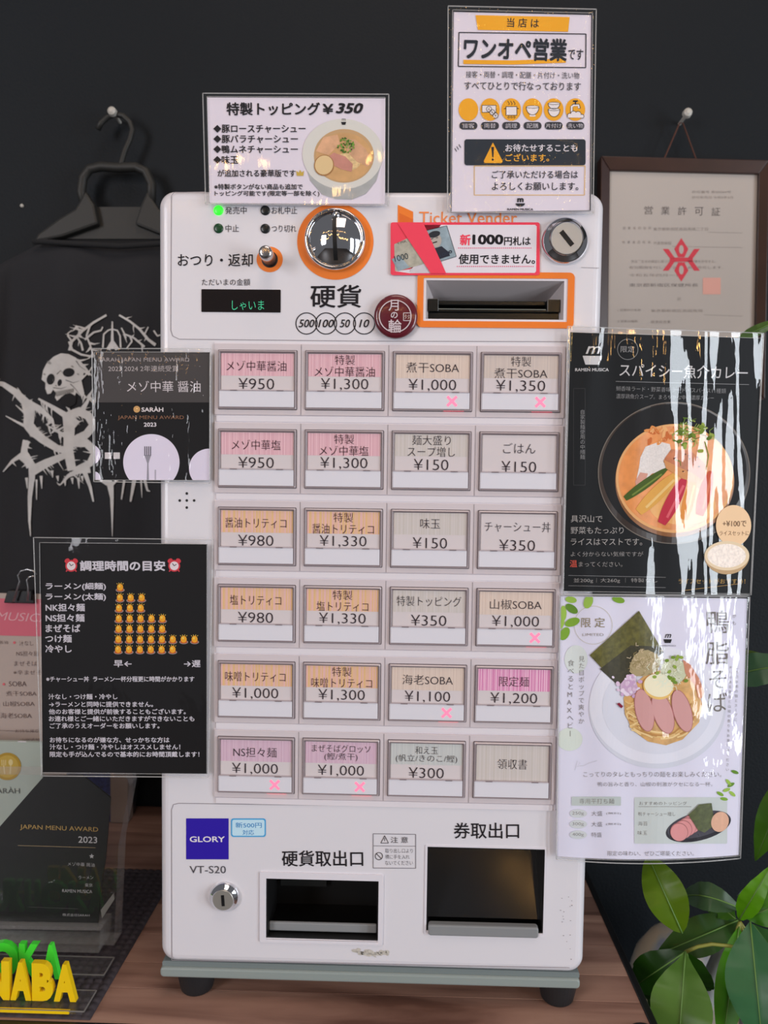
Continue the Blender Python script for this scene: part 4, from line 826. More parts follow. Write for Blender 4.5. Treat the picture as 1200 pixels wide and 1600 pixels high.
cv.poly([(1075, 1272), (1092, 1256), (1111, 1254), (1116, 1288), (1100, 1300), (1090, 1296)], mat('nori_print2', (84, 92, 44), 0.5, var=0.3, vscale=300), 14); cv.ell(1124, 1283, 13.5, 16, ink(222, 176, 150), 15, 20)
for a, b, ro in ((1125, 1240, 30), (1135, 1234, -20), (1144, 1240, 40), (1142, 1226, -30), (1131, 1248, 10), (1148, 1206, 20), (1138, 1222, 50)): cv.ell(a, b, 6, 2.6, lf[int(a) % 3], 4, ro, n=14)
cv.flush('side_dish_picture', tF)
T('限定の味わい、ぜひご堪能ください。', 949, 1084, 1333, 7.5, gt)
cv.clip = None; cv.bake('footer_print', tF)
# --- red bordered sticker on the bill inlet
t = thing('banknote_sticker', 'red-bordered sticker showing banknotes crossed out above the bill slot', 'sticker', tuple(at(726, 430, -0.0016)))
cv = Canvas(-0.0014); q = rrect(610.3, 843.3, 347.5, 430, 3.5, 4); MBx = MB()
P = [pr(x, y, -0.0014) for x, y in q]; MBx.prism(P, -0.0016, -0.0013); rd = mat('signal_red', (240, 66, 92), 0.35, k=1.1); MBx.build('backing', rd, t)
cv.base = 0.00025; T = cv.text
cv.poly([(660, 351.5)]+[(836, 351.5), (838.5, 354), (837.5, 424), (835.5, 426.5), (640, 426.5), (616, 424)], M_white, 1)
cv.poly([(612, 350), (690, 350), (640, 426), (612, 426)], rd, 1); cv.poly([(640, 427), (617, 424), (640, 421), (668, 408), (690, 408), (696, 426.5)], M_white, 1)
nb = mat('note_print', (168, 164, 150), 0.5, k=1.15, var=0.2, vscale=200); nb2 = mat('note_print_blue', (140, 158, 168), 0.5, k=1.15, var=0.25, vscale=120)
cv.poly([(616, 382), (640, 371), (668, 411), (622, 424), (617, 423)], nb, 3); cv.poly([(622, 424), (612, 405), (625, 400), (640, 418)], nb2, 4); cv.poly([(643, 376), (655, 371), (672, 398), (658, 402)], ink(206, 192, 158), 4)
cv.poly([(659.5, 362), (698, 353), (713, 401), (684, 410)], nb2, 3); cv.frame([(659.5, 362), (698, 353), (713, 401), (684, 410)], .7, K, 4)
cv.ell(680, 375, 9.5, 12, ink(176, 168, 160), 5, -15); cv.ell(678.5, 366.5, 9.5, 5, ink(50, 52, 58), 6, -15); cv.poly([(674, 390), (690, 385), (701, 394), (703, 400), (684, 406)], ink(48, 50, 60), 6); cv.line([(676, 380), (683, 378)], 1.6, K, 7)
cv.line([(673.5, 374), (677, 373)], 1, K, 7); cv.line([(681, 372.3), (684.5, 371.5)], 1, K, 7)
T('1000', 616.5, 637.5, 405, 9.5, ink(50, 66, 74), y1=400, L=6); T('1000', 687, 706, 400, 5, ink(50, 56, 70), y1=393, L=8, bold=0.02); T('千円札', 620, 636, 381, 4, K, y1=377, L=6)
cv.poly([(622, 350), (662, 350), (697, 427.5), (673, 427.5), (636, 372)], rd, 9)
T('新', 718.5, 735.5, 375, 17.5, rd, bold=0.03); T('1000', 738, 786.5, 374.5, 16, K, bold=0.04); T('円札は', 787.5, 829, 376.8, 14, K, bold=0.02)
T('使用できません。', 716.5, 836, 405, 16, K, bold=0.02)
for k in range(38): cv.ell(716.5+k*3.05, 387.8, 1, 1, ink(222, 110, 140), 3, n=8); cv.ell(714.5+k*3.2, 416.5, 1, 1, ink(222, 110, 140), 3, n=8)
cv.bake('print', t)
# --- dark red badge magnet
bX, bZ = pr(618.5, 495.7); t = thing('round_badge_magnet', 'round burgundy badge magnet with white characters between coin markings and bill slot', 'magnet', (bX, -0.001, bZ))
bm_ = mat('burgundy', (96, 24, 38), 0.22, coat=0.6, k=1.1, bump=0.0)
MB().lathe((bX, -0.0012, bZ), (0, -1, 0), [(0.0166, 0), (0.0170, 0.0018), (0.0164, 0.0034), (0.0145, 0.0042), (0.001, 0.0046)], 64).build('badge_disc', bm_, t, smooth=True)
cv = Canvas(-0.0062); wb = ink(206, 190, 196); cv.ring(617.5, 494, 25.6, 25.6, 1.6, wb, 1, n=64)
cv.vtext('月', 616.5, 467, 487, 17, wb, bold=0.01); cv.vtext('の', 616, 485.5, 499, 11, wb, bold=0.02); cv.vtext('輪', 617, 499, 521, 19, wb, bold=0.01)
cv.frame([(630.5, 489), (641.5, 489), (641.5, 501), (630.5, 501)], 1, wb, 1); cv.text('タタ', 632, 640, 495, 7.5, wb, L=1); cv.bake('print', t)
# ---------------------------------------------------------------- t-shirt on hanger
SY = 0.335
def gS(X, Z):
    y = SY+0.004*np.sin(X*30+Z*6)+0.003*np.sin(X*71-Z*9+1)+0.002*np.sin(Z*22+X*12)
    fold = 0.006*np.exp(-((X+0.475-0.10*(Z-0.6))/0.010)**2)
    return y+fold
c = at(180, 380, SY); tsh = thing('t_shirt', 'black t-shirt with white skull and jagged lettering print hanging on the dark wall', 't-shirt', (c[0], SY, c[2]-0.5))
M_shirt = mat('black_jersey', (34, 35, 40), 0.85, bump=0.3, bscale=900, k=1.0, var=0.06, vscale=10)
def top_y(x):
    pts = [(-150, 520), (-70, 448), (0, 404), (30, 389), (56, 375), (120, 379), (190, 383), (250, 379), (310, 373), (340, 387), (400, 425), (520, 520)]
    for (a, b), (c_, d) in zip(pts[:-1], pts[1:]):
        if a <= x <= c_: return b+(d-b)*(x-a)/(c_-a)
    return 520
xs = np.linspace(-150, 520, 90); NR = 90; vs = []
for j in range(NR+1):
    for x in xs: t0 = top_y(x); vs.append((x, t0+(1140-t0)*j/NR))
vs = np.array(vs); P2d = at(vs[:, 0], vs[:, 1], SY); P = sheet_point(P2d[:, 0], P2d[:, 2], SY, gS)
n = len(xs); jj = np.repeat(np.arange(NR+1), n)
P[:, 1] += 0.012*np.exp(-jj/1.2)*1.0
F = [(j*n+i, (j+1)*n+i, (j+1)*n+i+1, j*n+i+1) for j in range(NR) for i in range(n-1)]
body_ = obj('shirt_front', P, F, M_shirt, tsh, smooth=True)
bk = P.copy(); bk[:, 1] = WALL-0.006; bk[:, 2] -= 0.002; obj('shirt_back', bk, F, M_shirt, tsh, smooth=True)
# back neckline seen inside the collar, and the ribbed collar edge
pb = [(54, 377), (80, 362), (120, 353), (180, 349), (245, 350), (290, 360), (312, 374), (312, 395), (180, 405), (54, 392)]
A = at(np.array([p[0] for p in pb]), np.array([p[1] for p in pb]), SY+0.022); mb = MB(); mb.prism([(a[0], a[2]) for a in A], SY+0.020, SY+0.022); mb.build('inner_neck', mat('black_rib', (24, 24, 27), 0.9), tsh)
mb = MB(); mb.tube([tuple(at(x, top_y(x)+3.5, SY)+np.array([0, -0.004, 0])) for x in np.linspace(54, 312, 24)], 0.0034, 8); mb.build('collar', mat('black_rib', (30, 31, 34), 0.9), tsh, smooth=True)
# print
cv = Canvas(SY, gS, cell=0.008, base=0.0016); bone = mat('shirt_ink', (204, 203, 202), 0.8, k=1.1, var=0.10, vscale=60); bone2 = mat('shirt_ink2', (146, 145, 142), 0.8, k=1.1, var=0.2, vscale=90); voidm = mat('print_void', (30, 30, 34), 0.85)
Zm = lambda p: (p[0]/6.667, p[1]/6.667+480)
q4 = lambda p: (p[0]/3.529, p[1]/3.529+480)
sk = [(440, 755), (455, 660), (490, 590), (560, 520), (640, 482), (720, 490), (800, 530), (850, 590), (900, 640), (950, 700), (935, 716), (880, 684), (872, 712), (895, 706), (890, 724), (850, 745), (862, 800), (885, 900), (865, 945), (800, 890), (780, 940), (730, 890), (690, 915), (640, 945), (600, 978), (580, 940), (592, 895), (560, 860), (535, 900), (500, 908), (478, 850), (480, 790)]
cv.poly([Zm(p) for p in sk], bone, 1); E4 = lambda x, y, a, b, m, L, r=0: cv.ell(x/6.667, y/6.667+480, a/6.667, b/6.667, m, L, r, n=20)
E4(535, 752, 42, 58, voidm, 2, 12); E4(722, 682, 62, 46, voidm, 2, -8); E4(628, 788, 22, 36, voidm, 2, 15); cv.poly([Zm(p) for p in [(640, 940), (690, 905), (750, 900), (800, 930), (790, 1010), (720, 1050), (650, 1020)]], voidm, 2)
for x in range(0, 9): cv.line([Zm((590+x*22, 880-x*4)), Zm((600+x*20, 930-x*5))], 2.0, bone2, 3); cv.line([Zm((600+x*22, 880-x*4)), Zm((609+x*20, 930-x*5))], 0.5, voidm, 4)
for a in ([(560, 840), (640, 850), (700, 830)], [(740, 800), (790, 850), (850, 930)], [(600, 700), (640, 660), (660, 690)], [(800, 560), (840, 620), (900, 660)], [(690, 760), (770, 790), (830, 770)]): cv.line([Zm(p) for p in a], 1.2, voidm, 4, w1=.4)
for x, y, r in ((520, 580, 24), (470, 700, 14), (760, 620, 16), (590, 820, 12), (820, 700, 14)): E4(x, y, r, r*.6, bone2, 3, 30)
cv.flush('skull_print', tsh)
rs = random.Random(4)
def thorn(pts, w0, w1=0.6, spikes=0, L=1, m=None):
    p = [q4(a) for a in pts]; P_ = []
    for i in range(len(p)-1):
        for k in range(5):
            t = k/5; P_.append((p[i][0]+(p[i+1][0]-p[i][0])*t, p[i][1]+(p[i+1][1]-p[i][1])*t))
    P_.append(p[-1]); cv.line(P_, w0*1.2/3.529, m or bone, L, w1=w1*1.2/3.529)
    spikes = int(spikes*2.2)
    for _ in range(spikes):
        i = rs.randrange(len(P_)-1); a = P_[i]; d = rs.choice([-1, 1]); dx, dy = P_[i+1][0]-a[0], P_[i+1][1]-a[1]; l = math.hypot(dx, dy) or 1
        nx, ny = -dy/l*d, dx/l*d; s_ = rs.uniform(5, 15); k = rs.uniform(.2, .9)
        cv.line([a, (a[0]+nx*s_*.5+dx/l*s_*k*.5, a[1]+ny*s_*.5+abs(dy/l)*s_*.3), (a[0]+nx*s_+dx/l*s_*k*1.3, a[1]+ny*s_+s_*.35)], rs.uniform(2.5, 4.5), bone, L, w1=.3)
thorn([(-60, 410), (20, 425), (90, 470), (150, 530)], 14, 40, 3); thorn([(150, 520), (165, 600), (160, 650), (200, 700)], 50, 46, 8); thorn([(180, 680), (240, 730), (320, 780), (400, 800)], 44, 26, 9); thorn([(150, 530), (220, 560), (290, 620), (310, 690)], 40, 3, 8)
thorn([(35, 600), (100, 635), (150, 660)], 4, 16); thorn([(90, 540), (130, 575), (160, 610)], 3, 14); thorn([(100, 445), (130, 500)], 3, 16); thorn([(215, 505), (290, 550), (370, 600), (430, 650)], 8, 40, 6)
thorn([(260, 650), (330, 690), (390, 730)], 3, 26, 5); thorn([(380, 590), (385, 680), (380, 790), (400, 900)], 56, 40, 8); thorn([(380, 600), (440, 575), (490, 600), (520, 650), (480, 700), (400, 740)], 40, 36, 8); thorn([(400, 745), (480, 750), (530, 800), (500, 860), (420, 900)], 40, 30, 6)
thorn([(455, 570), (485, 520), (515, 450)], 26, 3); thorn([(400, 600), (380, 560), (360, 540)], 18, 2); thorn([(20, 908), (70, 850), (130, 810), (150, 735)], 4, 34, 2); thorn([(150, 735), (140, 800), (175, 880)], 8, 46, 3); thorn([(130, 820), (180, 880), (180, 960)], 40, 26, 3)
thorn([(185, 900), (260, 860), (330, 830), (400, 800)], 46, 24, 6); thorn([(180, 930), (168, 1050), (166, 1180), (172, 1262)], 28, 3); thorn([(205, 950), (205, 1062)], 9, 3); thorn([(335, 980), (380, 930), (440, 900), (500, 890)], 5, 40, 4); thorn([(470, 910), (500, 990), (518, 1072)], 22, 7)
for x, a, b in ((230, 930, 1000), (290, 900, 940), (320, 930, 960), (360, 950, 985), (400, 940, 975), (435, 940, 1000), (150, 940, 1000), (455, 930, 960)): thorn([(x, a), (x+4, b)], 14, 3)
thorn([(560, 930), (610, 975), (620, 1050), (622, 1262)], 46, 2, 0); thorn([(660, 930), (622, 985)], 20, 6); thorn([(690, 940), (672, 1060)], 12, 6); thorn([(745, 940), (722, 1072)], 20, 8); thorn([(780, 940), (785, 1050)], 10, 2); thorn([(800, 950), (815, 1010), (830, 1015)], 14, 4)
thorn([(590, 45), (520, 85), (460, 130), (400, 190), (385, 240)], 10, 12, 2); thorn([(400, 190), (378, 160), (378, 145), (400, 128)], 9, 4); thorn([(385, 190), (400, 235), (450, 262), (520, 275)], 12, 8); thorn([(428, 105), (440, 135), (430, 170), (450, 200), (460, 240)], 6, 10, 2)
thorn([(500, 100), (480, 160), (500, 210), (520, 270)], 10, 6, 2); thorn([(570, 110), (560, 130), (520, 140), (470, 180)], 6, 10); thorn([(660, 45), (720, 80), (770, 120), (820, 180), (860, 210)], 8, 14, 2); thorn([(672, 115), (690, 150), (740, 170), (800, 220)], 6, 10, 2); thorn([(820, 110), (800, 150), (840, 200)], 6, 8); thorn([(720, 160), (730, 190), (700, 230)], 10, 5)
thorn([(850, 130), (870, 160), (900, 150)], 8, 5); thorn([(700, 170), (680, 150)], 6, 3); thorn([(622, 80), (622, 150), (622, 230)], 6, 16); thorn([(570, 225), (575, 150), (600, 128), (622, 122)], 8, 6); thorn([(622, 122), (650, 130), (665, 160), (668, 225)], 6, 8); thorn([(600, 235), (615, 200), (622, 180)], 20, 4); thorn([(650, 235), (632, 200), (622, 180)], 20, 4)
thorn([(430, 290), (470, 330), (510, 380)], 10, 5, 2); thorn([(450, 400), (500, 350), (510, 330)], 8, 5); thorn([(440, 460), (480, 500), (505, 470)], 8, 6, 2)
cv.bake('jagged_lettering', tsh)
# hanger
hg = thing('coat_hanger', 'dark grey plastic coat hanger hooked on the wall screw holding the black t-shirt', 'hanger', tuple(at(185, 285, WALL-0.03)))
M_hg = mat('charcoal_hanger', (40, 40, 38), 0.55, k=1.0)
def tp(pts, Y): return [tuple(at(x, y, Y)) for x, y in pts]
HY = WALL-0.022
MB().tube(tp([(153, 202), (158, 192), (168, 183), (180, 178), (193, 181), (203, 191), (207, 203), (203, 218), (195, 236), (189, 256), (187, 266)], HY), 0.0034, 10).build('hook', M_hg, hg, smooth=True)
MB().tube(tp([(133, 322), (127, 300), (130, 278), (140, 264), (158, 260), (185, 262), (212, 261), (228, 268), (237, 288), (236, 320)], HY), 0.0058, 10).build('yoke', M_hg, hg, smooth=True)
o = MB().prism([tuple(at(x, y, HY)[[0, 2]]) for x, y in [(136, 300), (150, 322), (156, 352), (100, 372), (54, 381), (62, 367), (95, 343), (120, 328)]], HY-0.006, HY+0.006).build('shoulder_arm', M_hg, hg, bevel=0.003)
MB().prism([tuple(at(x, y, HY)[[0, 2]]) for x, y in [(232, 300), (222, 322), (212, 352), (262, 372), (320, 385), (312, 371), (280, 347), (250, 328)]], HY-0.006, HY+0.006).build('shoulder_arm', M_hg, hg, bevel=0.003)
MB().prism([tuple(at(x, y, HY)[[0, 2]]) for x, y in [(150, 322), (222, 322), (240, 345), (262, 372), (100, 372), (130, 345)]], HY+0.003, HY+0.006).build('cross_web', M_hg, hg)
def pin(px, py, label, name='wall_screw', r=0.0055):
    p = at(px, py, WALL-0.006); MB().lathe((p[0], WALL, p[2]), (0, -1, 0.05), [(r*.35, 0), (r*.35, 0.022), (r, 0.024), (r*.9, 0.029), (r*.4, 0.031)], 20).build('x', mat('screw_white', (196, 192, 184), 0.35), None, smooth=False)
    o = bpy.data.objects[-1] if False else [q for q in bpy.data.objects if q.name.startswith('x')][-1]; o.name = name; tag(o, label, 'screw'); return o
pin(185, 188, 'pale screw head holding the coat hanger hook'); pin(1064.5, 190.5, 'pale screw head holding the string of the framed certificate')
p = at(35, 322, WALL); o = MB().lathe((p[0], WALL, p[2]), (0, -1, 0), [(0.0022, -0.001), (0.0022, 0.002), (0.001, 0.003)], 12).build('wall_pin', mat('screw_white', (196, 192, 184), 0.35)); tag(o, 'tiny pale pin stuck in the dark wall left of the coat hanger', 'pin')
# ---------------------------------------------------------------- framed certificate
CY = WALL-0.017
cf = thing('framed_certificate', 'dark brown framed business licence certificate with red emblem hanging on the wall', 'framed certificate', tuple(at(1066, 640, CY)))
def qd(pts, Y): return [tuple(at(x, y, Y)[[0, 2]]) for x, y in pts]
fo_ = qd([(938, 245.5), (1200, 252), (1193, 625), (934, 618)], CY); fi_ = qd([(953, 266.5), (1185, 272), (1178, 606), (949, 600)], CY)
fm_ = mat('dark_mahogany', (52, 30, 26), 0.35, k=1.0, var=0.25, vscale=20)
def bar(a, b, c, d): 
    mb = MB(); v = [(a[0], CY-0.004, a[1]), (b[0], CY-0.004, b[1]), (c[0], CY-0.001, c[1]), (d[0], CY-0.001, d[1])]; v += [(x, WALL-0.002, z) for x, _, z in v]
    mb.add(v, [(0, 1, 2, 3), (7, 6, 5, 4), (0, 4, 5, 1), (2, 6, 7, 3), (1, 5, 6, 2), (3, 7, 4, 0)]); mb.build('frame_rail', fm_, cf, bevel=0.001)
for k in range(4): bar(fo_[k], fo_[(k+1) % 4], fi_[(k+1) % 4], fi_[k])
cv = Canvas(CY+0.003); cv.poly([(950, 264), (1187, 270), (1180, 608), (946, 602)], ink(158, 150, 144, k=1.5), 0); T = cv.text; tg = ink(96, 88, 86); tl = ink(128, 118, 112)
for k, ch in enumerate('営業許可証'): x = 1006.5+26.3*k; T(ch, x, x+13.5, 328.5+k*.6, 13, tg)
T('許可番号 第50264号', 1081, 1142, 300, 4, tl); T('許可年月日 令和5年4月', 1081, 1145, 308.5, 4, tl)
for k, ch in enumerate('営業者の住所'): T(ch, 973+8*k, 977.5+8*k, 356.5, 4.5, tl)
for k, ch in enumerate('営業者の氏名'): T(ch, 972+8*k, 976.5+8*k, 378.5, 4.5, tl)
T('東京都新宿区高田馬場二丁目', 1021, 1106, 358, 5, tl); T('代表取締役', 1021, 1049, 380, 5, tl); T('食品衛生法の規定に基づき、次のとおり営業を許可する。', 986, 1118, 408.5, 4.5, tl); T('有効期間を付して下記のとおり許可します。', 983, 1130, 418, 4.5, tl)
T('令和五年四月一日', 983, 1064, 430, 4.5, tl); T('東京都新宿区保健所長', 983, 1091, 445.5, 5.5, tg); T('記', 1058, 1064, 467, 5, tl); T('1 営業所の名称', 965, 1001, 484.5, 4, tl); T('東京都新宿区高田馬場', 1017, 1098, 485.5, 4.5, tl); T('2 営業の種類', 965, 996, 502, 4, tl); T('飲食店営業', 1017, 1048, 503, 4.5, tl)
for a, b in (((1106, 363), (1160, 364)), ((1050, 385), (1160, 387)), ((1100, 492), (1160, 494))): cv.line([a, b], .5, tl, 2)
red = ink(206, 62, 76)
cx, cy = 1064.5, 406
for sgn in (-1, 1):
    cv.poly([(cx, cy+sgn*34), (cx-11, cy+sgn*17), (cx-5, cy+sgn*4), (cx+5, cy+sgn*4), (cx+11, cy+sgn*17)], red, 3); cv.ell(cx, cy+sgn*16, 3.6, 7, ink(158, 150, 144, k=1.5), 4, n=16)
    for s2 in (-1, 1): cv.poly([(cx+s2*29, cy+sgn*17), (cx+s2*20, cy+sgn*17), (cx+s2*9, cy+sgn*1), (cx+s2*17, cy+sgn*1)], red, 3)
cv.rect(cx-18, cy-3.5, cx+18, cy+3, red, 3)
cv.rect(1098, 434, 1126, 460, ink(196, 146, 134, k=1.4), 3, 1)
cv.bake('certificate_paper', cf)
gl = qd([(950, 264), (1187, 270), (1180, 608), (946, 602)], CY)
obj('glass_pane', [(x, CY+0.001, z) for x, z in gl], [(0, 3, 2, 1)], film_mat('frame_glass', 0.015, 0.02, 0.0), cf)
mb = MB(); mb.tube(tp([(1037, 250), (1062, 192), (1067, 192), (1088, 250)], WALL-0.016), 0.0009, 6); mb.build('hanging_string', mat('brown_string', (84, 48, 36), 0.8), cf)
# ---------------------------------------------------------------- woven mat
def isect(p, q, r, s):
    p, q, r, s = [np.array(a[:2]) for a in (p, q, r, s)]; d = q-p; e = s-r; M = np.array([d, -e]).T; t = np.linalg.solve(M, r-p); return p+d*t[0]
z_ = TZ+0.002
e1 = atz(248, 1407, z_), atz(143, 1587, z_); e0 = atz(168, 1357, z_), atz(248, 1358.5, z_); e2 = atz(0, 1579, z_), atz(130, 1590, z_)
c1 = isect(*e1, *e0); c2 = isect(*e1, *e2); dv = c2-c1; Lm = np.linalg.norm(dv); dv = dv/Lm; du = np.array([-abs(dv[1]), dv[0]*np.sign(-dv[1])*-1]); du = np.array([dv[1], -dv[0]]); du = du if du[0] < 0 else -du
Wm = 0.30; ny_, nx_ = int(Lm/0.0013), int(Wm/0.0013)
J, I = np.meshgrid(np.arange(ny_+1), np.arange(nx_+1), indexing='ij'); sv = J*Lm/ny_; su = I*Wm/nx_
pit = 0.0078; a_ = su/pit; b_ = sv/pit; par = (np.floor(a_)+np.floor(b_)) % 2
fa, fb = a_ % 1, b_ % 1
hh_ = np.where(par > 0, np.sin(np.pi*fa)**.6*np.sin(np.pi*fb)**.35, np.sin(np.pi*fb)**.6*np.sin(np.pi*fa)**.35)*0.0023
base_ = np.clip(np.minimum(np.minimum(sv, Lm-sv), np.minimum(su, Wm-su))/0.002, 0, 1)
Pm = np.stack([c1[0]+dv[0]*sv+du[0]*su, c1[1]+dv[1]*sv+du[1]*su, TZ+0.0004+base_*(0.0006+hh_)], -1).reshape(-1, 3)
keep = Pm[:, 1].reshape(ny_+1, nx_+1) > TY0+0.002
F = []
for j in range(ny_):
    for i in range(nx_):
        a = j*(nx_+1)+i
        if keep[j, i] and keep[j+1, i+1]: F.append((a, a+nx_+1, a+nx_+2, a+1))
keepx = [f for f in F if Pm[f[0], 0] > TX0+0.002]
mo = obj('woven_mat', Pm, keepx, mat('charcoal_weave', (66, 60, 66), 0.75, k=1.0, var=0.3, vscale=120), None, smooth=True); tag(mo, 'charcoal woven placemat lying on the table under the clear award', 'placemat')
# ---------------------------------------------------------------- acrylic award block
M_acr = film_mat('clear_acrylic', 0.012, 0.02, 0.0); M_acr_e = film_mat('acrylic_edge', 0.22, 0.1, 0.0); M_edge_lit = mat('lit_edge_tone', (128, 126, 124), 0.3, k=0.9)  # paler edge tones imitate light caught in the acrylic's cut edges
AY = float(atz(80, 1489, TZ+0.0035)[1])+0.009
aw = thing('acrylic_award', 'clear acrylic menu award trophy with black face and gold lettering on the woven mat', 'award trophy', (at(80, 1482, AY)[0], AY+0.012, TZ+0.003))
def slab(name, pts, Y, th, mt, parent, mte=None):
    q = qd(pts, Y); n = len(q); v = [(x, Y, z) for x, z in q]+[(x, Y+th, z) for x, z in q]
    f = [tuple(range(n)), tuple(range(2*n-1, n-1, -1))]+[(i, i+n, (i+1) % n+n, (i+1) % n) for i in range(n)]
    return obj(name, v, f, [mt, mte or mt], parent, fm=[0, 0]+[1]*n)
ab = slab('clear_block', [(-90, 1210), (196, 1211), (203, 1228), (185, 1320), (178, 1477), (-90, 1471)], AY, 0.019, M_acr, aw, M_acr_e)
slab('black_face', [(-90, 1400), (1, 1290), (69, 1212.5), (128, 1211), (172.5, 1246.5), (165, 1340), (156, 1400), (153, 1449), (-90, 1444)], AY+0.0025, 0.002, mat('award_black', (15, 16, 17), 0.4, var=0.1), aw)
cv = Canvas(AY+0.0023); T = cv.text; gd = ink(170, 140, 84); gs = ink(176, 174, 176)
T('JAPAN MENU AWARD', 31.5, 153.5, 1292.5, 9, gd, y1=1297); T('2023', 122.5, 152, 1311.5, 10, gs, y1=1312.5, bold=0.01); cv.line([(28, 1321), (149, 1324.5)], .8, ink(150, 130, 100), 1)
cv.poly([(143.3+(4.2 if k % 2 == 0 else 1.8)*math.sin(k*math.pi/5), 1337.8-(4.2 if k % 2 == 0 else 1.8)*math.cos(k*math.pi/5)) for k in range(10)], gs, 2)
T('メゾ中華 醤油', 106, 148, 1349.5, 6, gs, y1=1351.5); T('ラーメン', 123, 146, 1371, 5, gs); T('東京', 133, 144.5, 1382.8, 5.5, gs); T('RAMEN MUSICA', 97.5, 144, 1391.5, 5, gs, y1=1393); T('株式会社SARAH', 98, 140, 1429, 4.5, gs, y1=1430)
cv.line([(45, 1417), (122, 1420)], .5, ink(80, 80, 78), 1); cv.bake('award_lettering', aw)
# bevelled clear foot of the award
slab('clear_foot', [(-90, 1450), (157, 1454), (154, 1489), (-90, 1483)], AY-0.009, 0.027, M_acr, aw, M_acr_e)
x, z = qd([(168, 1423)], AY)[0]; mb = MB(); q = qd([(158, 1421), (178, 1395), (179.5, 1404), (160, 1434)], AY-0.001); mb.prism(q, AY-0.002, AY+0.0); mb.build('bevel_glint', M_edge_lit, aw)  # solid pale sliver painted in as the glint on the bevel
# letter stands
def letters(word, name, label, Y, spans, y0, y1, slope, colr, plate, group):
    base = at(spans[-1][1], y1, Y); t = thing(name, label, 'letter sign', (base[0]-0.05, Y, TZ+0.0035), group); mt = mat('acrylic_'+name, colr, 0.3, k=1.15, coat=0.3)
    for ch, (a, b) in zip(word, spans):
        v, f = glyphs(ch, 0.055, 0, 0.5, 4); lo, hi = v.min(0), v.max(0); u = (v-lo)/(hi-lo); A_ = at(a, y1, Y); B_ = at(b, y0, Y)
        zb = plate[4]; zt = at((a+b)/2, y0+slope*(a-spans[-1][1]), Y)[2]
        P = np.stack([A_[0]+(B_[0]-A_[0])*u[:, 0], Y+u[:, 2]*0.0050, zb+(zt-zb)*u[:, 1]], -1)
        obj('letter', P, f, mt, t)
    x0, x1, ya, yb, zt = plate
    mb = MB(); mb.box(x0, x1, ya, yb, zt-0.0028, zt); mb.build('clear_base', [M_acr], t)
    mb = MB()
    for a, b in (((x1, ya), (x1, yb)), ((x0, ya), (x1, ya)), ((x0, yb), (x1, yb))): mb.tube([(a[0], a[1], zt-0.0004), (b[0], b[1], zt-0.0004)], 0.0006, 6)
    mb.build('base_edge', M_edge_lit, t); return t, mt  # pale tubes stand in for light along the base rim
zg = TZ+0.0078
g_r = atz(178, 1491, zg); g_f = atz(162, 1523, zg)
t, mt = letters('FUKUOKA', 'green_letter_sign', 'bright green standing capital letters on clear base, behind the yellow letters', float(atz(80, 1530, TZ+0.0078)[1]), [(-132, -108), (-104, -80), (-76, -52), (-48, -24), (-20, 28), (30, 63), (65, 92.5)], 1478, 1528, 0.045, (70, 226, 60), (-0.47, g_f[0], g_f[1], g_r[1]-0.004, zg), 'coloured acrylic place name letters')
zy = TZ+0.0068
y_r = atz(148, 1547, zy); y_f = atz(131, 1580, zy)
t, mt = letters('INABA', 'yellow_letter_sign', 'yellow standing capital letters on clear base at the front edge of the table', y_f[1]+0.010, [(-55, -35), (-30, 14), (16, 48), (50, 82), (84, 118)], 1509, 1561, 0.05, (248, 196, 10), (-0.47, y_f[0], y_f[1], y_r[1], zy), 'coloured acrylic place name letters')
mb = MB(); mb.box(-0.47, at(108, 1575, y_f[1])[0], y_f[1]-0.0006, y_f[1]+0.002, zy-0.0026, zy-0.0002); mb.build('yellow_strip', mt, t)
# ---------------------------------------------------------------- menu board, binder clip, pale card, booklets
MY = 0.19
mn = thing('menu_sheet', 'pink-headed paper menu sheet clipped to a board at left edge', 'menu', tuple(at(-20, 1330, MY)))
zb_ = TZ+0.002; 
def upright(name, px, Y, th, mt, parent, zbot):
    q = [at(x, y, Y) for x, y in px]; (a, b) = q[0], q[1]; v = [(a[0], Y, a[2]), (b[0], Y, b[2]), (b[0], Y, zbot), (a[0], Y, zbot)]; v += [(x, y+th, z) for x, y, z in v]
    return obj(name, v, [(0, 1, 2, 3), (7, 6, 5, 4), (0, 4, 5, 1), (1, 5, 6, 2), (2, 6, 7, 3), (3, 7, 4, 0)], mt, parent)
upright('sheet', [(-190, 923), (100, 929)], MY, 0.002, ink(186, 172, 166), mn, zb_)
cv = Canvas(MY-0.0003); T = cv.text; cv.poly([(-190, 931), (100, 937), (100, 995), (-190, 989)], ink(212, 112, 130), 0)
T('MUSICA', -6, 76, 962, 13, ink(226, 176, 186), y1=966, it=0.25, bold=-0.006)
tq = ink(96, 78, 78); tp_ = ink(220, 110, 120)
for s_, x0, x1, yy, h in (('汁なし', 30, 52, 1005, 7.5), ('NS担々麺', 25.5, 60, 1021, 7.5), ('まぜそば', 22, 58, 1036.5, 7.5), ('※辛まぜそば', 21, 75, 1050.5, 7), ('SOBA', 14, 41.5, 1068.5, 7.5), ('煮干SOBA', 9.5, 57, 1083.5, 8), ('山椒SOBA', 5, 54, 1099.5, 8), ('海老SOBA', 0.5, 49.5, 1118, 8.5), ('お持ち帰り', 24, 60, 1142, 5), ('山椒追加', 33, 62, 1156, 5)): T(s_, x0, x1, yy, h, tq)
T('醤油', -2, 12.5, 1003.5, 5, tq); cv.ell(22.5, 1004, 2, 2, tp_, 3); cv.ell(6, 1069, 2, 2, tp_, 3); cv.line([(-60, 1139), (60, 1143.5)], .6, tq, 2); cv.bake('print', mn)
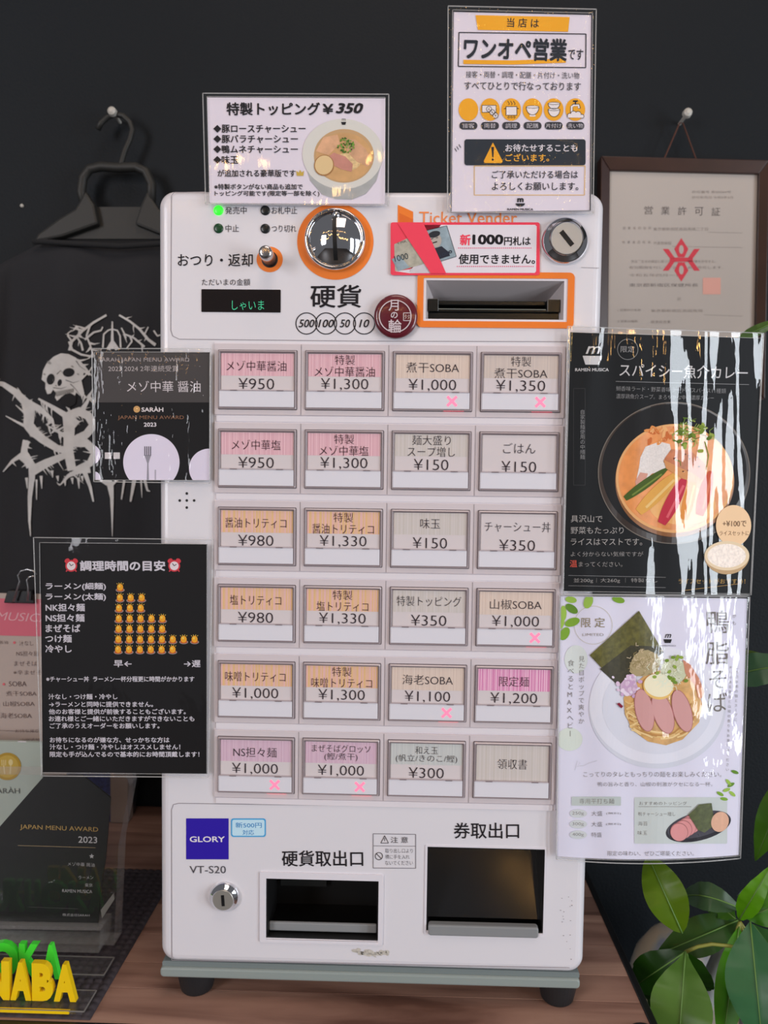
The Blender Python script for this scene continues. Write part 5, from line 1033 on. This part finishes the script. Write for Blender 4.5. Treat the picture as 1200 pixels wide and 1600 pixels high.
cl = thing('binder_clip', 'black binder clip with steel wire handles on top of the pink menu sheet', 'binder clip', tuple(at(30, 943, MY)))
q = qd([(12, 922), (50, 923), (55, 943), (6, 942)], MY-0.004); MB().prism(q, MY-0.005, MY+0.006).build('clip_body', mat('clip_black', (22, 22, 24), 0.25), cl, bevel=0.001)
MB().tube(tp([(21, 940), (31, 908), (28, 899), (33, 892), (43, 889.5), (52, 892), (57, 898)], MY-0.009), 0.0010, 6).build('wire_handle', M_steel, cl, smooth=True)
MB().tube(tp([(43, 939), (44, 918), (42, 906), (47, 901), (54, 900)], MY-0.009), 0.0010, 6).build('wire_handle', M_steel, cl, smooth=True)
PY = 0.150
pc = thing('award_card', 'pale green certificate card with gold round emblem standing behind the clear award', 'card', tuple(at(0, 1400, PY)))
upright('card', [(-160, 1154), (66, 1160)], PY, 0.004, ink(176, 188, 180), pc, TZ+0.004)
cv = Canvas(PY-0.0003); cv.ell(11.5, 1197.5, 21.5, 21.5, ink(178, 146, 62), 1, n=40); cv.ell(11.5, 1197.5, 17.5, 17.5, ink(196, 168, 84), 2, n=40); fk = ink(222, 206, 150)
for k in range(3): cv.line([(3+k*3, 1187), (3.5+k*2.7, 1196)], 1.3, fk, 4)
cv.line([(6, 1196), (7.5, 1209)], 2, fk, 4); cv.ell(17, 1191, 3.6, 5, fk, 4, n=16); cv.line([(17, 1196), (16, 1209)], 2, fk, 4)
cv.text('SARÀH', -12, 31, 1234.5, 10, ink(90, 96, 94)); cv.line([(28, 1158.5), (41, 1159)], 1.5, M_white, 3); cv.bake('print', pc)
bk1 = thing('booklet', 'blue patterned booklet with beige spine standing against the back wall', 'booklet', tuple(at(150, 1282, 0.318)))
upright('blue_cover', [(70, 1150), (176, 1152)], 0.318, 0.016, mat('blue_pattern', (52, 62, 130), 0.5, var=0.5, vscale=220), bk1, TZ+0.001); upright('beige_spine', [(172, 1150), (199, 1151)], 0.3165, 0.018, ink(160, 142, 132), bk1, TZ+0.001)
bk2 = thing('booklet', 'thin pale green-white booklet leaning right of the blue booklet', 'booklet', tuple(at(196, 1282, 0.325)))
q = qd([(198, 1150), (214, 1150), (196, 1283), (190, 1284)], 0.338); mb = MB(); mb.prism([(x, max(z, TZ+0.001)) for x, z in q], 0.336, 0.345); mb.build('pages', ink(164, 168, 156), bk2)
q = qd([(214.5, 1150), (222, 1150), (207, 1278), (196.5, 1283)], 0.338); mb = MB(); mb.prism([(x, max(z, TZ+0.001)) for x, z in q], 0.334, 0.347); mb.build('dark_cover', mat('dark_cover', (52, 56, 60), 0.3), bk2)
# ---------------------------------------------------------------- plant
plt = thing('potted_money_tree', 'potted money tree with broad green leaves beside the table at right', 'potted plant', (0.42, 0.2, -0.75))
def leaf_mat(c):
    m = mat('leaf_green', c, 0.38, k=1.0, var=0.12, vscale=40, spec=0.5); 
    if not m.node_tree.nodes.get('tl'):
        nt = m.node_tree; tl = nt.nodes.new('ShaderNodeBsdfTranslucent'); tl.name = 'tl'; tl.inputs[0].default_value = tuple(min(.9, lin(v)*1.6) for v in c)+(1,)
        mx = nt.nodes.new('ShaderNodeMixShader'); mx.inputs[0].default_value = 0.3; nt.links.new(nt.nodes['Principled BSDF'].outputs[0], mx.inputs[1]); nt.links.new(tl.outputs[0], mx.inputs[2]); nt.links.new(mx.outputs[0], nt.nodes['Material Output'].inputs[0])
    return m
def leaf(b, t, wpx, c, arch=0.012, roll=0.0, sharp=1.0, pos=0.45):
    B = Vector(at(b[0], b[1], b[2])); Tt = Vector(at(t[0], t[1], t[2])); ax = Tt-B; Ln = ax.length; a = ax.normalized()
    view = (B-Vector(CAM)).normalized(); sd = a.cross(view).normalized(); nr = sd.cross(a).normalized()
    if nr.dot(view) > 0: nr = -nr
    rt = Matrix.Rotation(roll, 3, a); sd = rt @ sd; nr = rt @ nr
    W = 0.95*wpx/FPX*(B-Vector(CAM)).length/2; v = []; f = []; fm = []; n = 16; cs = 5
    for i in range(n+1):
        s = i/n; k = math.log(.5)/math.log(pos); wd = W*(math.sin(math.pi*s**k)**sharp)*(1 if s < .98 else .3)+0.0004
        c0 = B+ax*s+nr*(arch*math.sin(math.pi*s))
        for q in range(-cs, cs+1):
            e = q/cs; rip = 0.0012*math.sin(s*34)*abs(e)
            v.append(c0+sd*(wd*e)+nr*(abs(e)*wd*0.22-0.25*wd*e*e*0.3+rip))
    M_ = 2*cs+1
    for i in range(n):
        for q in range(M_-1): f.append((i*M_+q, (i+1)*M_+q, (i+1)*M_+q+1, i*M_+q+1)); fm.append(0)
    o = obj('leaf', v, f, [leaf_mat(c)], plt, fm=fm, smooth=True)
    mb = MB(); mb.tube([B+ax*(i/10)+nr*(arch*math.sin(math.pi*i/10)+0.0006) for i in range(11)], [0.0006*(1-i/11)+0.0002 for i in range(11)], 5)
    vn = mb.build('midrib', mat('midrib', (104, 140, 66), 0.5), plt, smooth=True); vn.parent = o; return o
H1 = (1155, 1437); D1 = 0.10; H2 = (1071, 1487); D2 = 0.06
leaf((*H1, D1), (1207, 1350, D1-.02), 27, (104, 170, 20)); leaf((1158, 1420, D1), (1060, 1402, D1+.03), 36, (62, 92, 56), arch=0.020, roll=.25)
leaf((1150, 1436, D1), (1102, 1396, D1+.04), 34, (74, 124, 30), arch=0.004); leaf((*H1, D1+.01), (1022, 1494, D1+.0), 46, (40, 84, 16), arch=0.004)
leaf((1155, 1448, D1-.01), (1126, 1650, D1-.05), 36, (78, 150, 12)); leaf((1172, 1440, D1-.02), (1192, 1640, D1-.07), 72, (62, 118, 74), pos=.5)
leaf((1164, 1434, D1), (1240, 1405, D1), 44, (80, 146, 30)); leaf((1176, 1444, D1), (1240, 1530, D1+.02), 50, (70, 120, 60)); leaf((1152, 1400, D1+.05), (1240, 1385, D1+.05), 26, (120, 140, 130), arch=.006)
leaf((1168, 1420, D1+.03), (1225, 1378, D1+.03), 28, (96, 132, 104)); leaf((1066, 1458, D2+.02), (1012, 1336, D2+.05), 54, (96, 128, 14), pos=.5, sharp=.7)
leaf((*H2, D2), (990, 1542, D2+.04), 50, (36, 72, 14)); leaf((*H2, D2), (1058, 1660, D2-.05), 74, (92, 134, 50), pos=.55); leaf((1073, 1488, D2+.01), (1086, 1545, D2+.03), 50, (38, 84, 12), sharp=.6)
leaf((1068, 1490, D2+.02), (1018, 1576, D2+.05), 56, (30, 64, 12))
leaf((1225, 497, .14), (1152, 530, .18), 15, (96, 128, 58)); leaf((1240, 1052, .16), (1120, 1012, .19), 24, (96, 124, 50)); leaf((1240, 1040, .15), (1120, 1066, .18), 48, (74, 118, 84), roll=.3); leaf((1240, 1200, .2), (1180, 1345, .2), 40, (84, 140, 30))
M_stem = mat('stem_bark', (150, 152, 150), 0.6, var=0.15, vscale=60); M_pet = mat('petiole', (140, 140, 62), 0.5)
PC = at(1086, 1545, 0.245)
mb = MB(); mb.tube(tp([(1078, 1640), (1094, 1580), (1112, 1528), (1130, 1478), (1150, 1446)], .14), [0.012, 0.010, 0.0085, 0.0065, 0.004], 10); 
mb.tube(tp([(1165, 1640), (1162, 1560), (1158, 1500), (1156, 1445)], .15), [0.006, 0.005, 0.0045, 0.003], 8)
mb.tube(tp([(1165, 1640), (1235, 1500), (1262, 1200), (1250, 1050), (1245, 700), (1232, 497)], .17), [0.011, 0.010, 0.008, 0.006, 0.005, 0.003], 8); mb.build('stem', M_stem, plt, smooth=True)
mb = MB(); mb.tube(tp([(1070, 1488), (1090, 1479), (1112, 1475), (1140, 1478), (1170, 1486)], .07), [0.0016]*5, 6)
for a in (1148, 1156, 1163, 1170): mb.tube(tp([(1156, 1440), ((1156+a)/2, 1450), (a, 1466)], D1), 0.0014, 6)
mb.build('petiole', M_pet, plt, smooth=True)
# glazed pot on a black stand
def glaze():
    m = bpy.data.materials.new('marbled_glaze'); m.use_nodes = True; nt = m.node_tree; b = nt.nodes['Principled BSDF']; b.inputs['Roughness'].default_value = 0.3
    tc = nt.nodes.new('ShaderNodeTexCoord'); n = nt.nodes.new('ShaderNodeTexNoise'); n.inputs['Scale'].default_value = 16; n.inputs['Detail'].default_value = 3; n.inputs['Distortion'].default_value = 1
    r = nt.nodes.new('ShaderNodeValToRGB'); e = r.color_ramp.elements; e[0].position = .36; e[0].color = (0.34, 0.42, 0.62, 1); e[1].position = .60; e[1].color = (0.85, 0.70, 0.52, 1); k = e.new(.48); k.color = (0.68, 0.66, 0.60, 1)
    nt.links.new(tc.outputs['Object'], n.inputs['Vector']); nt.links.new(n.outputs[0], r.inputs[0]); nt.links.new(r.outputs[0], b.inputs['Base Color']); return m
R_ = 0.070; PX0, PY0_, PZ0 = PC[0], 0.245, PC[2]-0.01
prof = [(0.03, -0.11), (0.055, -0.105), (0.068, -0.07), (R_+.004, -0.02), (R_+.003, 0.015), (0.066, 0.040), (0.054, 0.058), (0.040, 0.069), (0.026, 0.075), (0.022, 0.077), (0.020, 0.074), (0.020, 0.06)]
mb = MB(); mb.lathe((PX0, PY0_, PZ0), (0, 0, 1), prof, 48); pot = mb.build('pot', glaze(), plt, smooth=True)
MB().lathe((PX0, PY0_, PZ0), (0, 0, 1), [(0.0195, 0.055), (0.0195, 0.068)], 24).build('soil', mat('soil', (50, 38, 30), 0.9, bump=1, bscale=300), plt)
sz = PZ0-0.11
st_ = thing('plant_stand', 'black plant stand under the money tree pot beside the table', 'plant stand', (PX0, PY0_, -0.75))
MB().lathe((PX0, PY0_, sz-0.012), (0, 0, 1), [(0.075, 0), (0.075, 0.011)], 32).build('stand_top', M_black, st_)
for k in range(4):
    a = k*math.pi/2+.6; MB().tube([(PX0+.06*math.cos(a), PY0_+.06*math.sin(a), sz-0.012), (PX0+.08*math.cos(a), PY0_+.08*math.sin(a), -0.75)], 0.008, 8).build('leg', M_black, st_)
# ---------------------------------------------------------------- fairy lights in the room behind the camera
M_bulb = mat('warm_bulb', (255, 190, 110), 0.5, emit=42)
rs = random.Random(9)
for si, (xa, xb, yy, zz, amp) in enumerate(((-3.0, -1.2, -2.6, 1.15, .12), (-1.4, 0.6, -2.9, 1.9, .25), (0.5, 2.2, -2.6, 1.2, .15), (-2.6, 2.0, -2.7, 2.5, .1))):
    sgt = thing('string_lights', ('low left', 'low middle', 'low right', 'long uppermost')[si]+' strand of small warm fairy lights behind the viewer', 'string lights', (xa, yy, zz), 'fairy light strands')
    pts = [(xa+(xb-xa)*k/24, yy+.1*math.sin(k), zz-amp*math.sin(math.pi*(k % 8)/8)-.15*rs.random()) for k in range(25)]
    MB().tube(pts, 0.002, 5).build('wire', M_dark, sgt)
    mb = MB()
    for p in pts: mb.lathe(p, (0, 0, 1), [(0.001, -0.02), (0.016, -0.010), (0.017, 0.006), (0.004, 0.018)], 8)
    mb.build('bulbs', M_bulb, sgt, kind='stuff')
